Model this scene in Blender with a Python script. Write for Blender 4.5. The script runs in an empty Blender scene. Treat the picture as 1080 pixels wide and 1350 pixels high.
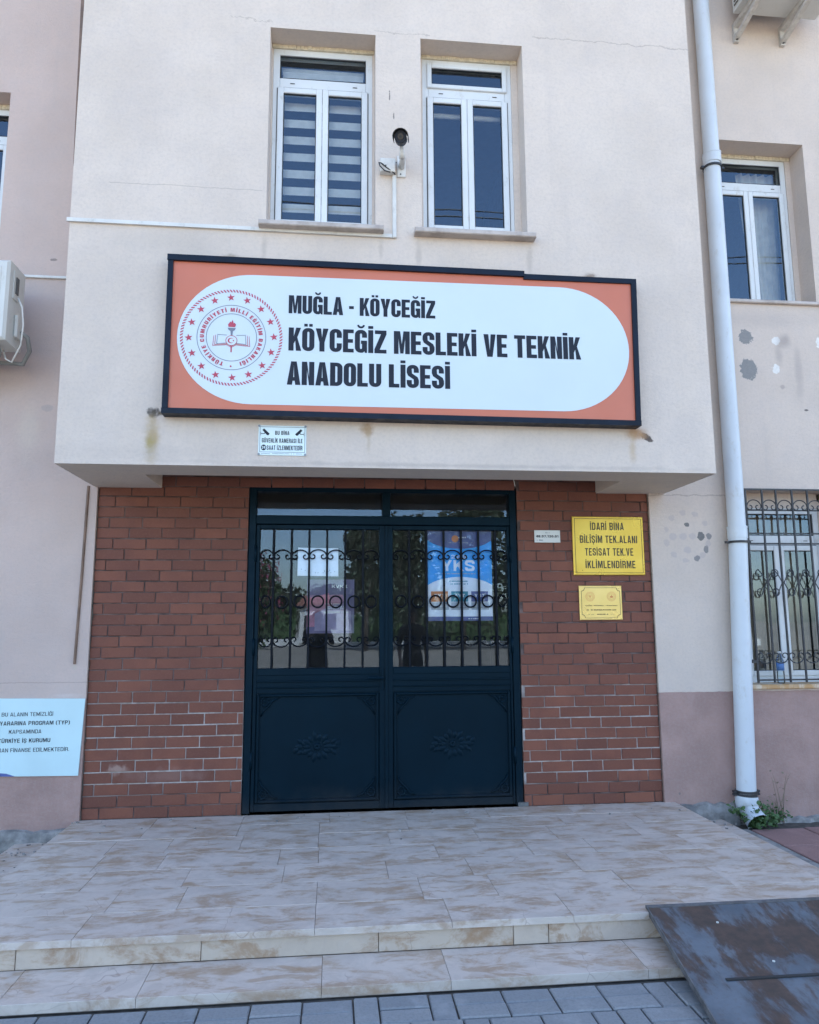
import bpy, bmesh, math, random
from mathutils import Vector, Matrix
from mathutils.geometry import tessellate_polygon
random.seed(7)
S = bpy.context.scene
COL = S.collection
R = math.radians
PI = math.pi

# ------------------------------------------------------------------ camera, light, exposure
cam = bpy.data.cameras.new('camera')
cam_o = bpy.data.objects.new('camera', cam); COL.objects.link(cam_o)
yaw, pitch, roll = 0.1039, 0.1468, -0.0058
fwd = Vector((math.sin(yaw)*math.cos(pitch), math.cos(yaw)*math.cos(pitch), math.sin(pitch)))
r0 = Vector((math.cos(yaw), -math.sin(yaw), 0)); u0 = r0.cross(fwd)
rt = r0*math.cos(roll)+u0*math.sin(roll); up = -r0*math.sin(roll)+u0*math.cos(roll)
M = Matrix((rt, up, -fwd)).transposed().to_4x4(); M.translation = Vector((-0.2079, -5.5571, 1.3334))
cam_o.matrix_world = M
cam.sensor_fit = 'VERTICAL'; cam.sensor_height = 24.0; cam.lens = 980.52/1350*24.0
cam.clip_start = 0.05; cam.clip_end = 2000
S.camera = cam_o

SUN_EL, SUN_AZ = R(50), R(14)          # sun stands behind the building
w = bpy.data.worlds.new('World'); S.world = w; w.use_nodes = True
nt = w.node_tree; nt.nodes.clear()
sky = nt.nodes.new('ShaderNodeTexSky'); sky.sky_type = 'NISHITA'; sky.sun_disc = False
sky.sun_elevation = SUN_EL; sky.sun_rotation = SUN_AZ; sky.air_density = 1.0; sky.dust_density = 1.2; sky.ozone_density = .7
bg = nt.nodes.new('ShaderNodeBackground'); bg.inputs['Strength'].default_value = 0.13
wo = nt.nodes.new('ShaderNodeOutputWorld')
nt.links.new(sky.outputs[0], bg.inputs[0]); nt.links.new(bg.outputs[0], wo.inputs[0])
sun = bpy.data.lights.new('sun', 'SUN'); sun.energy = 4.0; sun.angle = R(0.53); sun.color = (1, .95, .87)
sun_o = bpy.data.objects.new('sun', sun); COL.objects.link(sun_o)
sd = -Vector((math.sin(SUN_AZ)*math.cos(SUN_EL), math.cos(SUN_AZ)*math.cos(SUN_EL), math.sin(SUN_EL)))
sun_o.rotation_euler = sd.to_track_quat('-Z', 'Y').to_euler()
S.view_settings.view_transform = 'Standard'; S.view_settings.look = 'None'
S.view_settings.exposure = 2.38; S.view_settings.gamma = 1; S.view_settings.use_curve_mapping = False

# ------------------------------------------------------------------ materials
class NT:
    def __init__(s, name):
        s.m = bpy.data.materials.new(name); s.m.use_nodes = True; s.t = s.m.node_tree
        s.b = s.t.nodes['Principled BSDF']; s.out = s.t.nodes['Material Output']
        s._pos = None
    def n(s, t, **k):
        x = s.t.nodes.new(t)
        for a, b in k.items(): setattr(x, a, b)
        return x
    def l(s, a, b): s.t.links.new(a, b)
    def pos(s):
        if not s._pos: s._pos = s.n('ShaderNodeNewGeometry').outputs['Position']
        return s._pos
    def xyz(s):
        q = s.n('ShaderNodeSeparateXYZ'); s.l(s.pos(), q.inputs[0]); return q.outputs
    def mapped(s, scale=(1,1,1), loc=(0,0,0), rot=(0,0,0)):
        m = s.n('ShaderNodeMapping'); m.inputs['Scale'].default_value = scale; m.inputs['Location'].default_value = loc
        m.inputs['Rotation'].default_value = rot
        s.l(s.pos(), m.inputs[0]); return m.outputs[0]
    def noise(s, sc, det=4, rough=.55, vec=None, dist=0):
        x = s.n('ShaderNodeTexNoise'); x.inputs['Scale'].default_value = sc; x.inputs['Detail'].default_value = det
        x.inputs['Roughness'].default_value = rough; x.inputs['Distortion'].default_value = dist
        s.l(vec if vec else s.pos(), x.inputs['Vector']); return x.outputs['Fac']
    def ramp(s, f, a, b, lo=0., hi=1.):
        x = s.n('ShaderNodeMapRange'); x.clamp = True; x.interpolation_type = 'SMOOTHSTEP'
        s.l(f, x.inputs[0]); x.inputs[1].default_value = a; x.inputs[2].default_value = b
        x.inputs[3].default_value = lo; x.inputs[4].default_value = hi; return x.outputs[0]
    def math(s, op, a, b=None, c=None):
        x = s.n('ShaderNodeMath', operation=op)
        for i, v in enumerate((a, b, c)):
            if v is None: continue
            if isinstance(v, (int, float)): x.inputs[i].default_value = v
            else: s.l(v, x.inputs[i])
        return x.outputs[0]
    def mix(s, f, a, b, mode='MIX'):
        x = s.n('ShaderNodeMix', data_type='RGBA', blend_type=mode)
        for i, v in ((0, f), (6, a), (7, b)):
            if isinstance(v, (int, float)): x.inputs[i].default_value = v
            elif isinstance(v, tuple): x.inputs[i].default_value = (*v, 1) if len(v) == 3 else v
            else: s.l(v, x.inputs[i])
        return x.outputs[2]
    def bump(s, h, strength=.3, dist=.01, prev=None):
        x = s.n('ShaderNodeBump'); x.inputs['Strength'].default_value = strength; x.inputs['Distance'].default_value = dist
        s.l(h, x.inputs['Height'])
        if prev: s.l(prev, x.inputs['Normal'])
        return x.outputs[0]
    def blob(s, x, z, rx, rz, ang=0, soft=.5, rag=.35, ns=14):
        """mask of one ragged mark on a wall at world (x, z)"""
        q = s.xyz(); ca, sa = math.cos(ang), math.sin(ang)
        dx = s.math('SUBTRACT', q[0], x); dz = s.math('SUBTRACT', q[2], z)
        a = s.math('DIVIDE', s.math('ADD', s.math('MULTIPLY', dx, ca), s.math('MULTIPLY', dz, sa)), rx)
        b = s.math('DIVIDE', s.math('SUBTRACT', s.math('MULTIPLY', dz, ca), s.math('MULTIPLY', dx, sa)), rz)
        d = s.math('SQRT', s.math('ADD', s.math('MULTIPLY', a, a), s.math('MULTIPLY', b, b)))
        nn = s.noise(ns, 3)
        d = s.math('ADD', d, s.math('MULTIPLY', s.math('SUBTRACT', nn, .5), rag*2))
        return s.ramp(d, 1-soft, 1, 1, 0)
    def done(s, col=None, rough=None, nrm=None, **k):
        if col is not None:
            if isinstance(col, tuple): s.b.inputs['Base Color'].default_value = (*col, 1)
            else: s.l(col, s.b.inputs['Base Color'])
        if rough is not None:
            if isinstance(rough, (int, float)): s.b.inputs['Roughness'].default_value = rough
            else: s.l(rough, s.b.inputs['Roughness'])
        if nrm is not None: s.l(nrm, s.b.inputs['Normal'])
        for a, v in k.items(): s.b.inputs[a.replace('_', ' ')].default_value = v
        return s.m

def simple(name, col, rough=.5, var=.12, nsc=6, bump=0, bsc=60, dirt=0, **k):
    t = NT(name)
    f = t.noise(nsc, 5)
    c = t.mix(t.ramp(f, .3, .7), tuple(x*(1-var) for x in col), tuple(min(1, x*(1+var)) for x in col))
    if dirt:
        c = t.mix(t.ramp(t.noise(nsc*2.3, 6, .7), .52, .75, 0, dirt), c, (.13, .10, .07))
    nr = t.bump(t.noise(bsc, 3), bump, .002) if bump else None
    rr = t.ramp(t.noise(nsc*3, 3), .3, .7, max(.05, rough-.07), min(1, rough+.07))
    return t.done(c, rr, nr, **k)

def stucco(name, base, marks=(), vary=.06, strips=True, lower=None, cracks=()):
    t = NT(name)
    q = t.xyz()
    big = t.noise(1.3, 4, .6); mid = t.noise(7, 5, .6)
    c = t.mix(t.ramp(big, .3, .7), tuple(x*(1-vary) for x in base), tuple(min(1, x*(1+vary)) for x in base))
    c = t.mix(t.ramp(mid, .35, .75, 0, .14), c, (.46, .43, .44))
    streak = t.noise(1, 4, .6, t.mapped((9, 9, .55)))
    c = t.mix(t.ramp(streak, .52, .8, 0, .16), c, (.40, .36, .35))
    if lower:
        zz, lc = lower
        edge = t.math('ADD', q[2], t.math('MULTIPLY', t.noise(14, 2), .012))
        l = t.mix(t.ramp(t.noise(3, 5, .65), .3, .75), tuple(x*.86 for x in lc), tuple(x*1.12 for x in lc))
        l = t.mix(t.ramp(t.noise(2.2, 6, .7, t.mapped((3, 3, .8))), .52, .72, 0, .35), l, (.42, .31, .29))
        c = t.mix(t.math('LESS_THAN', edge, zz+.006), c, l)
    for mk in marks:
        (x, z, rx, rz, col, amt) = mk[:6]; kw = mk[6] if len(mk) > 6 else {}
        c = t.mix(t.math('MULTIPLY', t.blob(x, z, rx, rz, **kw), amt), c, col)
    for (x0, x1, z, th, amp) in cracks:
        wob = t.math('MULTIPLY', t.math('SUBTRACT', t.noise(7, 5, .7), .5), amp)
        d = t.math('ABSOLUTE', t.math('ADD', t.math('SUBTRACT', q[2], z), wob))
        mk = t.ramp(d, th*.4, th, 1, 0)
        inx = t.math('MULTIPLY', t.math('GREATER_THAN', q[0], x0), t.math('LESS_THAN', q[0], x1))
        c = t.mix(t.math('MULTIPLY', t.math('MULTIPLY', mk, inx), .38), c, (.20, .16, .14))
    # small dark pits
    v = t.n('ShaderNodeTexVoronoi'); v.inputs['Scale'].default_value = 2.6; v.inputs['Randomness'].default_value = 1
    t.l(t.mapped((1, 1, .8), (3, 1, 2)), v.inputs['Vector'])
    pit = t.ramp(v.outputs['Distance'], .014, .026, 1, 0)
    c = t.mix(t.math('MULTIPLY', pit, .7), c, (.15, .13, .12))
    h1 = t.noise(95, 4, .6, t.mapped((1, 1, 1.0)))
    c = t.mix(t.ramp(t.noise(48, 4, .7), .40, .72, 0, .20), c, (.36, .32, .31))
    n1 = t.bump(h1, .5, .004)
    n2 = t.bump(t.noise(24, 3, .5, t.mapped((.7, 1, 1.5))), .34, .007, n1)
    n3 = t.bump(t.noise(2.4, 3, .5), .25, .03, n2)
    return t.done(c, .88, n3)

RUST = (.20, .10, .035); SOOT = (.045, .04, .035)
bay_marks = [
    (-1.345, 2.655, .05, .04, SOOT, .95, dict(soft=.6, rag=.7, ns=30)),
    (-1.29, 2.655, .07, .02, (.10,.07,.04), .8, dict(soft=.8, rag=.5, ns=30)),
    (-1.35, 2.50, .07, .22, (.40,.30,.17), .95, dict(soft=.9, rag=.5)),
    (-1.36, 2.45, .045, .08, (.34,.27,.10), .75, dict(soft=.9, rag=.5)),
    (1.905, 2.56, .055, .026, (.07,.05,.04), .95, dict(ang=-.5, soft=.35, rag=.7, ns=45)),
    (1.83, 2.585, .12, .07, (.38,.22,.11), .95, dict(soft=.9, rag=.5)),
    (1.80, 2.48, .04, .15, (.48,.36,.24), .7, dict(soft=.9, rag=.5)),
    (1.55, 3.70, .07, .035, (.16,.10,.06), .8, dict(soft=.9, rag=.6, ns=25)),
    (1.78, 3.68, .04, .02, (.16,.10,.06), .6, dict(soft=.9, rag=.6, ns=25)),
    (-.90, 3.72, .08, .045, (.22,.17,.12), .65, dict(soft=.9, rag=.6, ns=25)),
    (.01, 2.58, .06, .08, (.38,.25,.14), .9, dict(soft=.9, rag=.6, ns=22)),
    (.02, 2.50, .02, .1, (.45,.35,.24), .45, dict(soft=.9, rag=.6, ns=22)),
    (.16, 4.98, .007, .05, (.10,.09,.09), .8, dict(soft=.5, rag=1.0, ns=40)),
    (.19, 4.83, .006, .03, (.10,.09,.09), .8, dict(soft=.5, rag=1.0, ns=40)),
    (-1.3, 3.82, .5, .14, (.38,.34,.30), .30, dict(soft=.9, rag=.5, ns=4)),
    (-.2, 5.52, 1.2, .07, (.62,.56,.50), .25, dict(soft=.9, rag=.5, ns=5)),
    (-1.3, 2.40, .7, .09, (.40,.35,.32), .25, dict(soft=.9, rag=.6, ns=5)),
    (-.68, 3.80, .03, .16, (.30,.26,.23), .35, dict(soft=.9, rag=.6, ns=9)), (.10, 3.82, .025, .13, (.30,.26,.23), .35, dict(soft=.9, rag=.6, ns=9)),
    (.36, 3.80, .03, .14, (.30,.26,.23), .35, dict(soft=.9, rag=.6, ns=9)), (1.13, 3.80, .03, .17, (.30,.26,.23), .35, dict(soft=.9, rag=.6, ns=9)),
    (1.9, 3.3, .35, .5, (.48,.43,.40), .28, dict(soft=.9, rag=.5, ns=3)), (2.2, 2.6, .2, .25, (.42,.37,.35), .25, dict(soft=.9, rag=.6, ns=5)),
    (.6, 2.345, 2.2, .022, (.34,.30,.27), .4, dict(soft=.9, rag=1.2, ns=6)), (1.7, 4.7, .4, .5, (.62,.54,.47), .4, dict(soft=.9, rag=.5, ns=3)),
    (-1.5, 4.9, .3, .6, (.47,.41,.38), .22, dict(soft=.9, rag=.5, ns=3)),
]
GREYP = (.21, .21, .21)
right_marks = [
    (3.163, 3.640, .062, .062, GREYP, .95, dict(soft=.12, rag=.55, ns=42)),
    (3.168, 3.362, .078, .092, GREYP, .95, dict(soft=.12, rag=.55, ns=42)),
    (3.425, 3.62, .038, .04, (.74,.72,.69), .9, dict(soft=.12, rag=.5, ns=30)),
    (3.41, 3.372, .036, .042, (.74,.72,.69), .9, dict(soft=.12, rag=.8, ns=40)),
    (3.81, 3.61, .04, .05, (.74,.72,.69), .9, dict(soft=.12, rag=.6, ns=30)),
    (3.50, 3.62, .09, .09, (.26,.22,.21), .55, dict(soft=.9, rag=.6, ns=12)),
    (3.44, 3.50, .05, .16, (.28,.24,.23), .40, dict(soft=.9, rag=.4, ns=12)),
    (3.60, 3.36, .05, .34, (.30,.26,.25), .38, dict(soft=.9, rag=.4, ns=9)),
    (3.45, 3.22, .03, .03, (.25,.2,.2), .45, dict(soft=.6, rag=.6, ns=30)),
    (3.642, 3.03, .022, .01, (.10,.09,.09), .9, dict(soft=.3, rag=.4, ns=30)),
    (3.4, 3.80, .8, .11, (.40,.35,.33), .35, dict(soft=.9, rag=.5, ns=5)),
    (2.555, 2.075, .024, .02, (.13,.13,.13), .9, dict(soft=.2, rag=.6, ns=40)),
    (2.665, 1.985, .032, .038, (.14,.14,.14), .95, dict(soft=.12, rag=.5, ns=30)),
]
for i in range(22):                     # ghost of a round sign that was taken down
    a = i/22*2*PI
    dark = -1.35 < (a if a < PI else a-2*PI) < .25
    if i % 2 == 0 or dark:
        right_marks.append((2.555+.178*math.cos(a), 1.985+.19*math.sin(a), .03, .024,
                            (.22,.21,.21) if dark and i % 2 == 0 else (.40,.35,.36), .9 if dark and i % 2 == 0 else .42,
                            dict(soft=.25, rag=.7, ns=28, ang=a+PI/2)))
for x_, z_ in ((2.44,1.98),(2.52,1.985),(2.60,1.985),(2.55,1.88)):
    right_marks.append((x_, z_, .035, .032, (.42,.37,.38), .5, dict(soft=.35, rag=.4, ns=20)))
left_marks = [(-2.42, 2.7, .12, .3, (.60,.53,.44), .35, dict(soft=.9, rag=.5, ns=6)),
              (-2.33, 4.06, .03, .012, (.2,.17,.16), .8, dict(soft=.3, rag=.5, ns=40)),
              (-2.3, 2.9, .05, .03, (.35,.32,.32), .5, dict(soft=.4, rag=.5, ns=30)),
              (-2.05, .84, .14, .02, (.62,.56,.55), .4, dict(soft=.9, rag=.5)),
              (-2.0, 1.03, .02, .02, (.5,.42,.36), .8, dict(soft=.4, rag=.5, ns=30))]
PLINTH = (.350, .228, .200)
M_bay = stucco('bay_plaster', (.612, .525, .455), bay_marks, cracks=[(1.2, 2.38, 5.53, .006, .09), (-.95, -.66, 5.5, .005, .2), (.05, .45, 5.48, .005, .12), (-1.7, -.7, 4.22, .0035, .03), (-1.0, -.7, 3.93, .003, .05)])
M_left = stucco('left_wing_plaster', (.515, .405, .36), left_marks, lower=(.815, PLINTH), cracks=[(-3.0, -1.9, .93, .004, .03)])
M_right = stucco('right_wing_plaster', (.585, .492, .424), right_marks, lower=(.795, PLINTH), cracks=[(2.2, 2.95, 2.31, .007, .06)])
M_soffit = stucco('soffit_plaster', (.66, .575, .475), [], vary=.04)
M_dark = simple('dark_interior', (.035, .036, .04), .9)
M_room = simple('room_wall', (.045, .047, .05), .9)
M_roof = simple('roof_concrete', (.3, .29, .28), .9)
M_mortar = None
def mk_mortar():
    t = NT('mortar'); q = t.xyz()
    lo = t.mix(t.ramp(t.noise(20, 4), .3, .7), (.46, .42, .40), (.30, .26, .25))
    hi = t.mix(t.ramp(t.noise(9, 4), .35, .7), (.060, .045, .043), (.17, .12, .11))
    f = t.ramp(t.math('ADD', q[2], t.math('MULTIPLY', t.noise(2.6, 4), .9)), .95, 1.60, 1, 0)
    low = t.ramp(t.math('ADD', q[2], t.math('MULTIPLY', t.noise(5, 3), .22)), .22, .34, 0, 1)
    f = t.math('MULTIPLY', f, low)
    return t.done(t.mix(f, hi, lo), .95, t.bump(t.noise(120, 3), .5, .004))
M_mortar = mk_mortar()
def mk_brick():
    t = NT('clinker_brick')
    rnd = t.n('ShaderNodeObjectInfo').outputs['Random']
    c = t.mix(rnd, (.132, .043, .026), (.200, .067, .039))
    c = t.mix(t.ramp(t.noise(5, 5, .65), .35, .7, 0, .55), c, (.115, .037, .026))
    c = t.mix(t.ramp(t.noise(70, 4, .7), .45, .75, 0, .30), c, (.22, .10, .075))
    c = t.mix(t.ramp(t.noise(33, 5, .7, t.mapped((.5, 1, 1.6))), .62, .74, 0, .4), c, (.09, .035, .028))
    # cement smears low on the wall
    sm = t.blob(-1.68, .33, .09, .045, soft=.7, rag=.9, ns=25)
    sm2 = t.blob(-1.36, .28, .40, .07, soft=.9, rag=.8, ns=12)
    c = t.mix(t.math('MULTIPLY', sm, .5), c, (.45, .33, .28))
    c = t.mix(t.math('MULTIPLY', sm2, .2), c, (.40, .28, .25))
    n1 = t.bump(t.noise(160, 3, .6), .35, .002)
    n2 = t.bump(t.noise(3, 3, .6, t.mapped((20, 1, 3))), .12, .003, n1)
    return t.done(c, .72, n2)
M_brick = mk_brick()
def mk_upvc(name='white_upvc', col=(.66, .68, .69), dirt=.5):
    t = NT(name)
    c = t.mix(t.ramp(t.noise(3, 4), .3, .7), col, tuple(x*.92 for x in col))
    c = t.mix(t.ramp(t.noise(16, 6, .75, t.mapped((1, 1, .5))), .54, .72, 0, dirt), c, (.40, .37, .31))
    return t.done(c, .38)
M_upvc = mk_upvc(); M_pipe = mk_upvc('pvc_downpipe', (.58, .63, .68), .38)
M_foam = simple('yellowed_foam', (.60, .53, .40), .9, .12, 30, .6, 40, .15)
def mk_sill():
    t = NT('marble_sill')
    c = t.mix(t.ramp(t.noise(8, 5, .6), .35, .65), (.50, .44, .40), (.34, .29, .26))
    return t.done(c, .5, t.bump(t.noise(60, 3), .3, .003))
M_sill = mk_sill()
def mk_rust_sill():
    t = NT('stained_sill')
    c = t.mix(t.ramp(t.noise(9, 5, .6, t.mapped((1, 1, .3))), .42, .58), (.62, .52, .40), (.46, .27, .12))
    return t.done(c, .6)
M_sill2 = mk_rust_sill()
def mk_glass(name, tint, ior, rough=.0, dust=.03, refl=(1, 1, 1)):
    t = NT(name); t.t.nodes.remove(t.b)
    fr = t.n('ShaderNodeFresnel'); fr.inputs[0].default_value = ior
    wav = t.bump(t.noise(1.6, 2, .4), .05, .02)
    gl = t.n('ShaderNodeBsdfGlossy'); gl.inputs['Roughness'].default_value = rough; gl.inputs['Color'].default_value = (*refl, 1)
    t.l(wav, gl.inputs['Normal']); t.l(wav, fr.inputs['Normal'])
    tr = t.n('ShaderNodeBsdfTransparent'); tr.inputs[0].default_value = (*tint, 1)
    df = t.n('ShaderNodeBsdfDiffuse'); df.inputs[0].default_value = (.45, .43, .40, 1)
    m1 = t.n('ShaderNodeMixShader'); m2 = t.n('ShaderNodeMixShader')
    t.l(t.ramp(t.noise(11, 6, .75), .5, .8, dust*.3, dust*1.6), m2.inputs[0])
    t.l(fr.outputs[0], m1.inputs[0]); t.l(tr.outputs[0], m1.inputs[1]); t.l(gl.outputs[0], m1.inputs[2])
    t.l(m1.outputs[0], m2.inputs[1]); t.l(df.outputs[0], m2.inputs[2]); t.l(m2.outputs[0], t.out.inputs[0])
    return t.m
M_glass = mk_glass('window_glass', (.92, .96, .98), 1.95, dust=.012, refl=(.62, .80, 1))
M_glass_d = mk_glass('door_glass', (.97, .985, .99), 1.72, dust=.075, refl=(.58, .76, 1))
M_blind = simple('blind_fabric', (.80, .79, .75), .9, .06, 20)
M_gasket = simple('black_gasket', (.02, .022, .025), .6)
M_black = simple('black_plastic', (.02, .022, .028), .45)
M_camgrey = simple('camera_grey', (.024, .030, .044), .6, Specular_IOR_Level=.2)
M_lens = simple('camera_lens', (.012, .014, .02), .12)
M_doorp = None
def mk_door():
    t = NT('door_paint')
    c = t.mix(t.ramp(t.noise(2.5, 4), .3, .7), (.0007, .0072, .0135), (.0010, .0092, .0170))
    c = t.mix(t.ramp(t.noise(20, 6, .7, t.mapped((1, 1, .35))), .60, .78, 0, .12), c, (.03, .035, .045))
    t.b.inputs['Specular IOR Level'].default_value = .16; t.b.inputs['Specular Tint'].default_value = (.5, .75, 1, 1)
    q = t.xyz(); c = t.mix(t.math('MULTIPLY', t.ramp(t.math('ADD', q[2], t.math('MULTIPLY', t.noise(5, 5, .7), .35)), .12, .36, 1, 0), .28), c, (.07, .065, .06))
    c = t.mix(t.ramp(t.noise(1, 6, .75, t.mapped((2, 2, 26), rot=(0, .6, 0))), .66, .72, 0, .2), c, (.05, .055, .065))
    return t.done(c, t.ramp(t.noise(9, 4), .3, .7, .38, .52), t.bump(t.noise(14, 3), .06, .004))
M_doorp = mk_door()
M_iron = simple('wrought_iron', (.0015, .004, .009), .55, Specular_IOR_Level=.15)
M_iron2 = simple('grille_iron', (.028, .030, .036), .5, .3, 30)
def mk_stone(name, a, b, stain, edge=False):
    t = NT(name)
    rnd = t.n('ShaderNodeObjectInfo').outputs['Random']
    off = t.n('ShaderNodeCombineXYZ'); t.l(t.math('MULTIPLY', rnd, 37.0), off.inputs[0]); t.l(t.math('MULTIPLY', rnd, 91.0), off.inputs[1])
    ad = t.n('ShaderNodeVectorMath', operation='ADD'); t.l(t.pos(), ad.inputs[0]); t.l(off.outputs[0], ad.inputs[1]); wp = t._pos; t._pos = ad.outputs[0]
    c = t.mix(rnd, a, b)
    c = t.mix(t.ramp(t.noise(4.2, 6, .7, dist=1.5), .40, .62, 0, .7), c, tuple(x*.80 for x in a))
    c = t.mix(t.ramp(t.noise(9, 6, .75, dist=.8), .52, .68, 0, .55), c, (.52, .46, .40))
    s1 = t.ramp(t.noise(1, 6, .68, t.mapped((3.4, 6.4, 7), rot=(0, 0, .06)), .5), .475, .62, 0, 1)
    s2 = t.ramp(t.noise(22, 6, .75), .28, .60, .22, 1)
    c = t.mix(t.math('MULTIPLY', t.math('MULTIPLY', s1, s2), stain), c, (.325, .205, .118))
    s3 = t.ramp(t.noise(1, 5, .65, t.mapped((4.5, 12, 6), (5, 3, 1), rot=(0, 0, -.08)), .5), .52, .63, 0, .85)
    c = t.mix(t.math('MULTIPLY', s3, stain), c, (.335, .215, .125))
    # hairline veins
    v = t.n('ShaderNodeTexVoronoi', feature='DISTANCE_TO_EDGE'); v.inputs['Scale'].default_value = 3.6
    wv = t.n('ShaderNodeVectorMath', operation='ADD'); nz = t.n('ShaderNodeTexNoise'); nz.inputs['Scale'].default_value = 4
    t.l(t.pos(), nz.inputs['Vector']); t.l(t.pos(), wv.inputs[0]); sc = t.n('ShaderNodeVectorMath', operation='SCALE'); sc.inputs['Scale'].default_value = .30
    t.l(nz.outputs['Color'], sc.inputs[0]); t.l(sc.outputs[0], wv.inputs[1]); t.l(wv.outputs[0], v.inputs['Vector'])
    vm = t.math('MULTIPLY', t.ramp(v.outputs['Distance'], .002, .009, 1, 0), t.ramp(t.noise(3, 3), .50, .62))
    c = t.mix(t.math('MULTIPLY', vm, .5), c, (.27, .20, .17))
    n1 = t.bump(t.noise(60, 4, .6), .22, .002)
    n2 = t.bump(t.noise(5, 4), .2, .006, n1)
    return t.done(c, t.ramp(t.noise(6, 5), .3, .7, .42, .72), n2)
M_slab = mk_stone('travertine_slab', (.575, .485, .42), (.545, .46, .398), .68)
M_edge = mk_stone('travertine_edge', (.60, .53, .47), (.52, .46, .41), .6)
M_riser = mk_stone('travertine_riser', (.57, .48, .40), (.50, .42, .34), .9)
M_conc = simple('rough_concrete', (.23, .22, .21), .95, .35, 12, .9, 35, .5)
def mk_paver(name, a, b):
    t = NT(name)
    rnd = t.n('ShaderNodeObjectInfo').outputs['Random']
    c = t.mix(rnd, a, b)
    c = t.mix(t.ramp(t.noise(90, 4, .7), .4, .7, 0, .35), c, tuple(x*.6 for x in a))
    c = t.mix(t.ramp(t.noise(6, 5, .7), .5, .7, 0, .4), c, tuple(x*1.35 for x in b))
    return t.done(c, .9, t.bump(t.noise(130, 4), .4, .003))
M_paver = mk_paver('grey_paver', (.20, .21, .22), (.255, .26, .265))
M_redpaver = mk_paver('red_paver', (.25, .14, .125), (.30, .175, .155))
M_grout = simple('grout', (.27, .225, .19), 1, .3, 8, .5, 60)
M_soil = simple('joint_soil', (.075, .065, .055), 1, .35, 20, .8, 60)
def mk_yard():
    t = NT('yard_surface')
    c = t.mix(t.ramp(t.noise(.35, 5), .35, .65), (.33, .285, .225), (.27, .235, .19))
    c = t.mix(t.ramp(t.noise(25, 5, .7), .4, .7, 0, .4), c, (.15, .135, .12))
    return t.done(c, .95, t.bump(t.noise(60, 4), .5, .006))
M_yard = mk_yard()
def mk_ramp():
    t = NT('rusty_steel_plate')
    base = t.mix(t.ramp(t.noise(7, 5, .6), .3, .7), (.070, .090, .115), (.125, .15, .18))
    base = t.mix(t.ramp(t.noise(70, 4, .7), .5, .75, 0, .45), base, (.10, .085, .075))
    big = t.noise(1, 5, .62, t.mapped((4.6, 1.6, 2.2), (1.5, 0, 0), rot=(0, 0, -.45)), .5)
    fine = t.math('MULTIPLY', t.math('SUBTRACT', t.noise(26, 6, .75, t.mapped((1, .4, 1))), .5), .22)
    f = t.ramp(t.math('ADD', big, fine), .43, .56, 0, .96)
    rust = t.mix(t.ramp(t.noise(16, 5, .7), .3, .7), (.050, .034, .027), (.095, .056, .040))
    c = t.mix(f, base, rust)
    return t.done(c, t.ramp(f, 0, 1, .42, .85), t.bump(t.noise(60, 4), .25, .003), Metallic=.0)
M_ramp = mk_ramp()
M_rampedge = simple('steel_edge', (.10, .10, .105), .6, .35, 20, .4, 50, .5)
M_acw = mk_upvc('aircon_white', (.60, .60, .57), .35); M_acd = simple('aircon_dark', (.10, .10, .10), .6)
M_bracket = simple('bracket_paint', (.50, .48, .45), .6, .12, 20, .3, 50, .45)
M_hose = simple('grey_hose', (.22, .22, .21), .7)
M_orange = simple('sign_orange', (.52, .15, .085), .42, .04, 2)
M_pill = simple('sign_white', (.56, .635, .68), .38, .02, 2)
M_navy = simple('navy_frame', (.0035, .009, .022), .45, .2, 6, Specular_IOR_Level=.2)
M_ink = simple('charcoal_print', (.012, .016, .028), .5, .05, Specular_IOR_Level=.25)
M_red = simple('crimson_print', (.42, .045, .085), .5, .05)
M_grey = simple('grey_print', (.16, .18, .23), .5, .05)
def mk_gold(name, a, b, z0, z1):
    t = NT(name); q = t.xyz()
    c = t.mix(t.ramp(t.noise(3, 4), .3, .7), a, b)
    return t.done(c, t.ramp(t.noise(5, 3), .3, .7, .25, .36), t.bump(t.noise(2, 3, .5, t.mapped((2, 1, 60))), .05, .002), Metallic=.55)
M_gold = mk_gold('brass_yellow', (.60, .40, .055), (.68, .48, .085), 0, 1)
M_gold2 = mk_gold('pale_brass', (.68, .51, .17), (.74, .57, .22), 0, 1)
M_print = simple('dark_brown_print', (.035, .028, .015), .5)
M_plate = simple('white_plate', (.60, .62, .60), .5, .03)
M_notice = simple('notice_white', (.66, .78, .79), .35, .03)
M_banner = simple('banner_vinyl', (.50, .68, .72), .45, .04, 3)
M_brown = simple('brown_strip', (.16, .10, .07), .6, .25, 10)
M_conduit = simple('white_conduit', (.62, .61, .58), .5, .08, 5, dirt=.3)
M_paper = simple('paper', (.84, .88, .93), .6, .02)
M_pblue = simple('poster_blue', (.01, .42, .86), .4, .1, 8); M_pnavy = simple('poster_navy', (.07, .11, .33), .4, .15, 8)
M_pwhite = simple('poster_white', (.84, .88, .92), .4, .03); M_porange = simple('poster_orange', (.62, .22, .07), .4)
M_pteal = simple('poster_teal', (.02, .30, .42), .4); M_pgrey = simple('poster_grey', (.45, .50, .57), .4)
M_ppurple = simple('poster_purple', (.15, .13, .30), .4, .2, 8); M_ppink = simple('poster_pink', (.42, .16, .27), .4, .4, 12)
M_plav = simple('poster_lavender', (.32, .28, .48), .4, .2, 8)
M_bolt = simple('steel_bolt', (.22, .23, .24), .35, Metallic=.7)
M_curtain = simple('curtain', (.62, .58, .50), .9, .1, 12)
M_curtain2 = simple('brown_curtain', (.27, .21, .15), .9, .25, 6)
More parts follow.
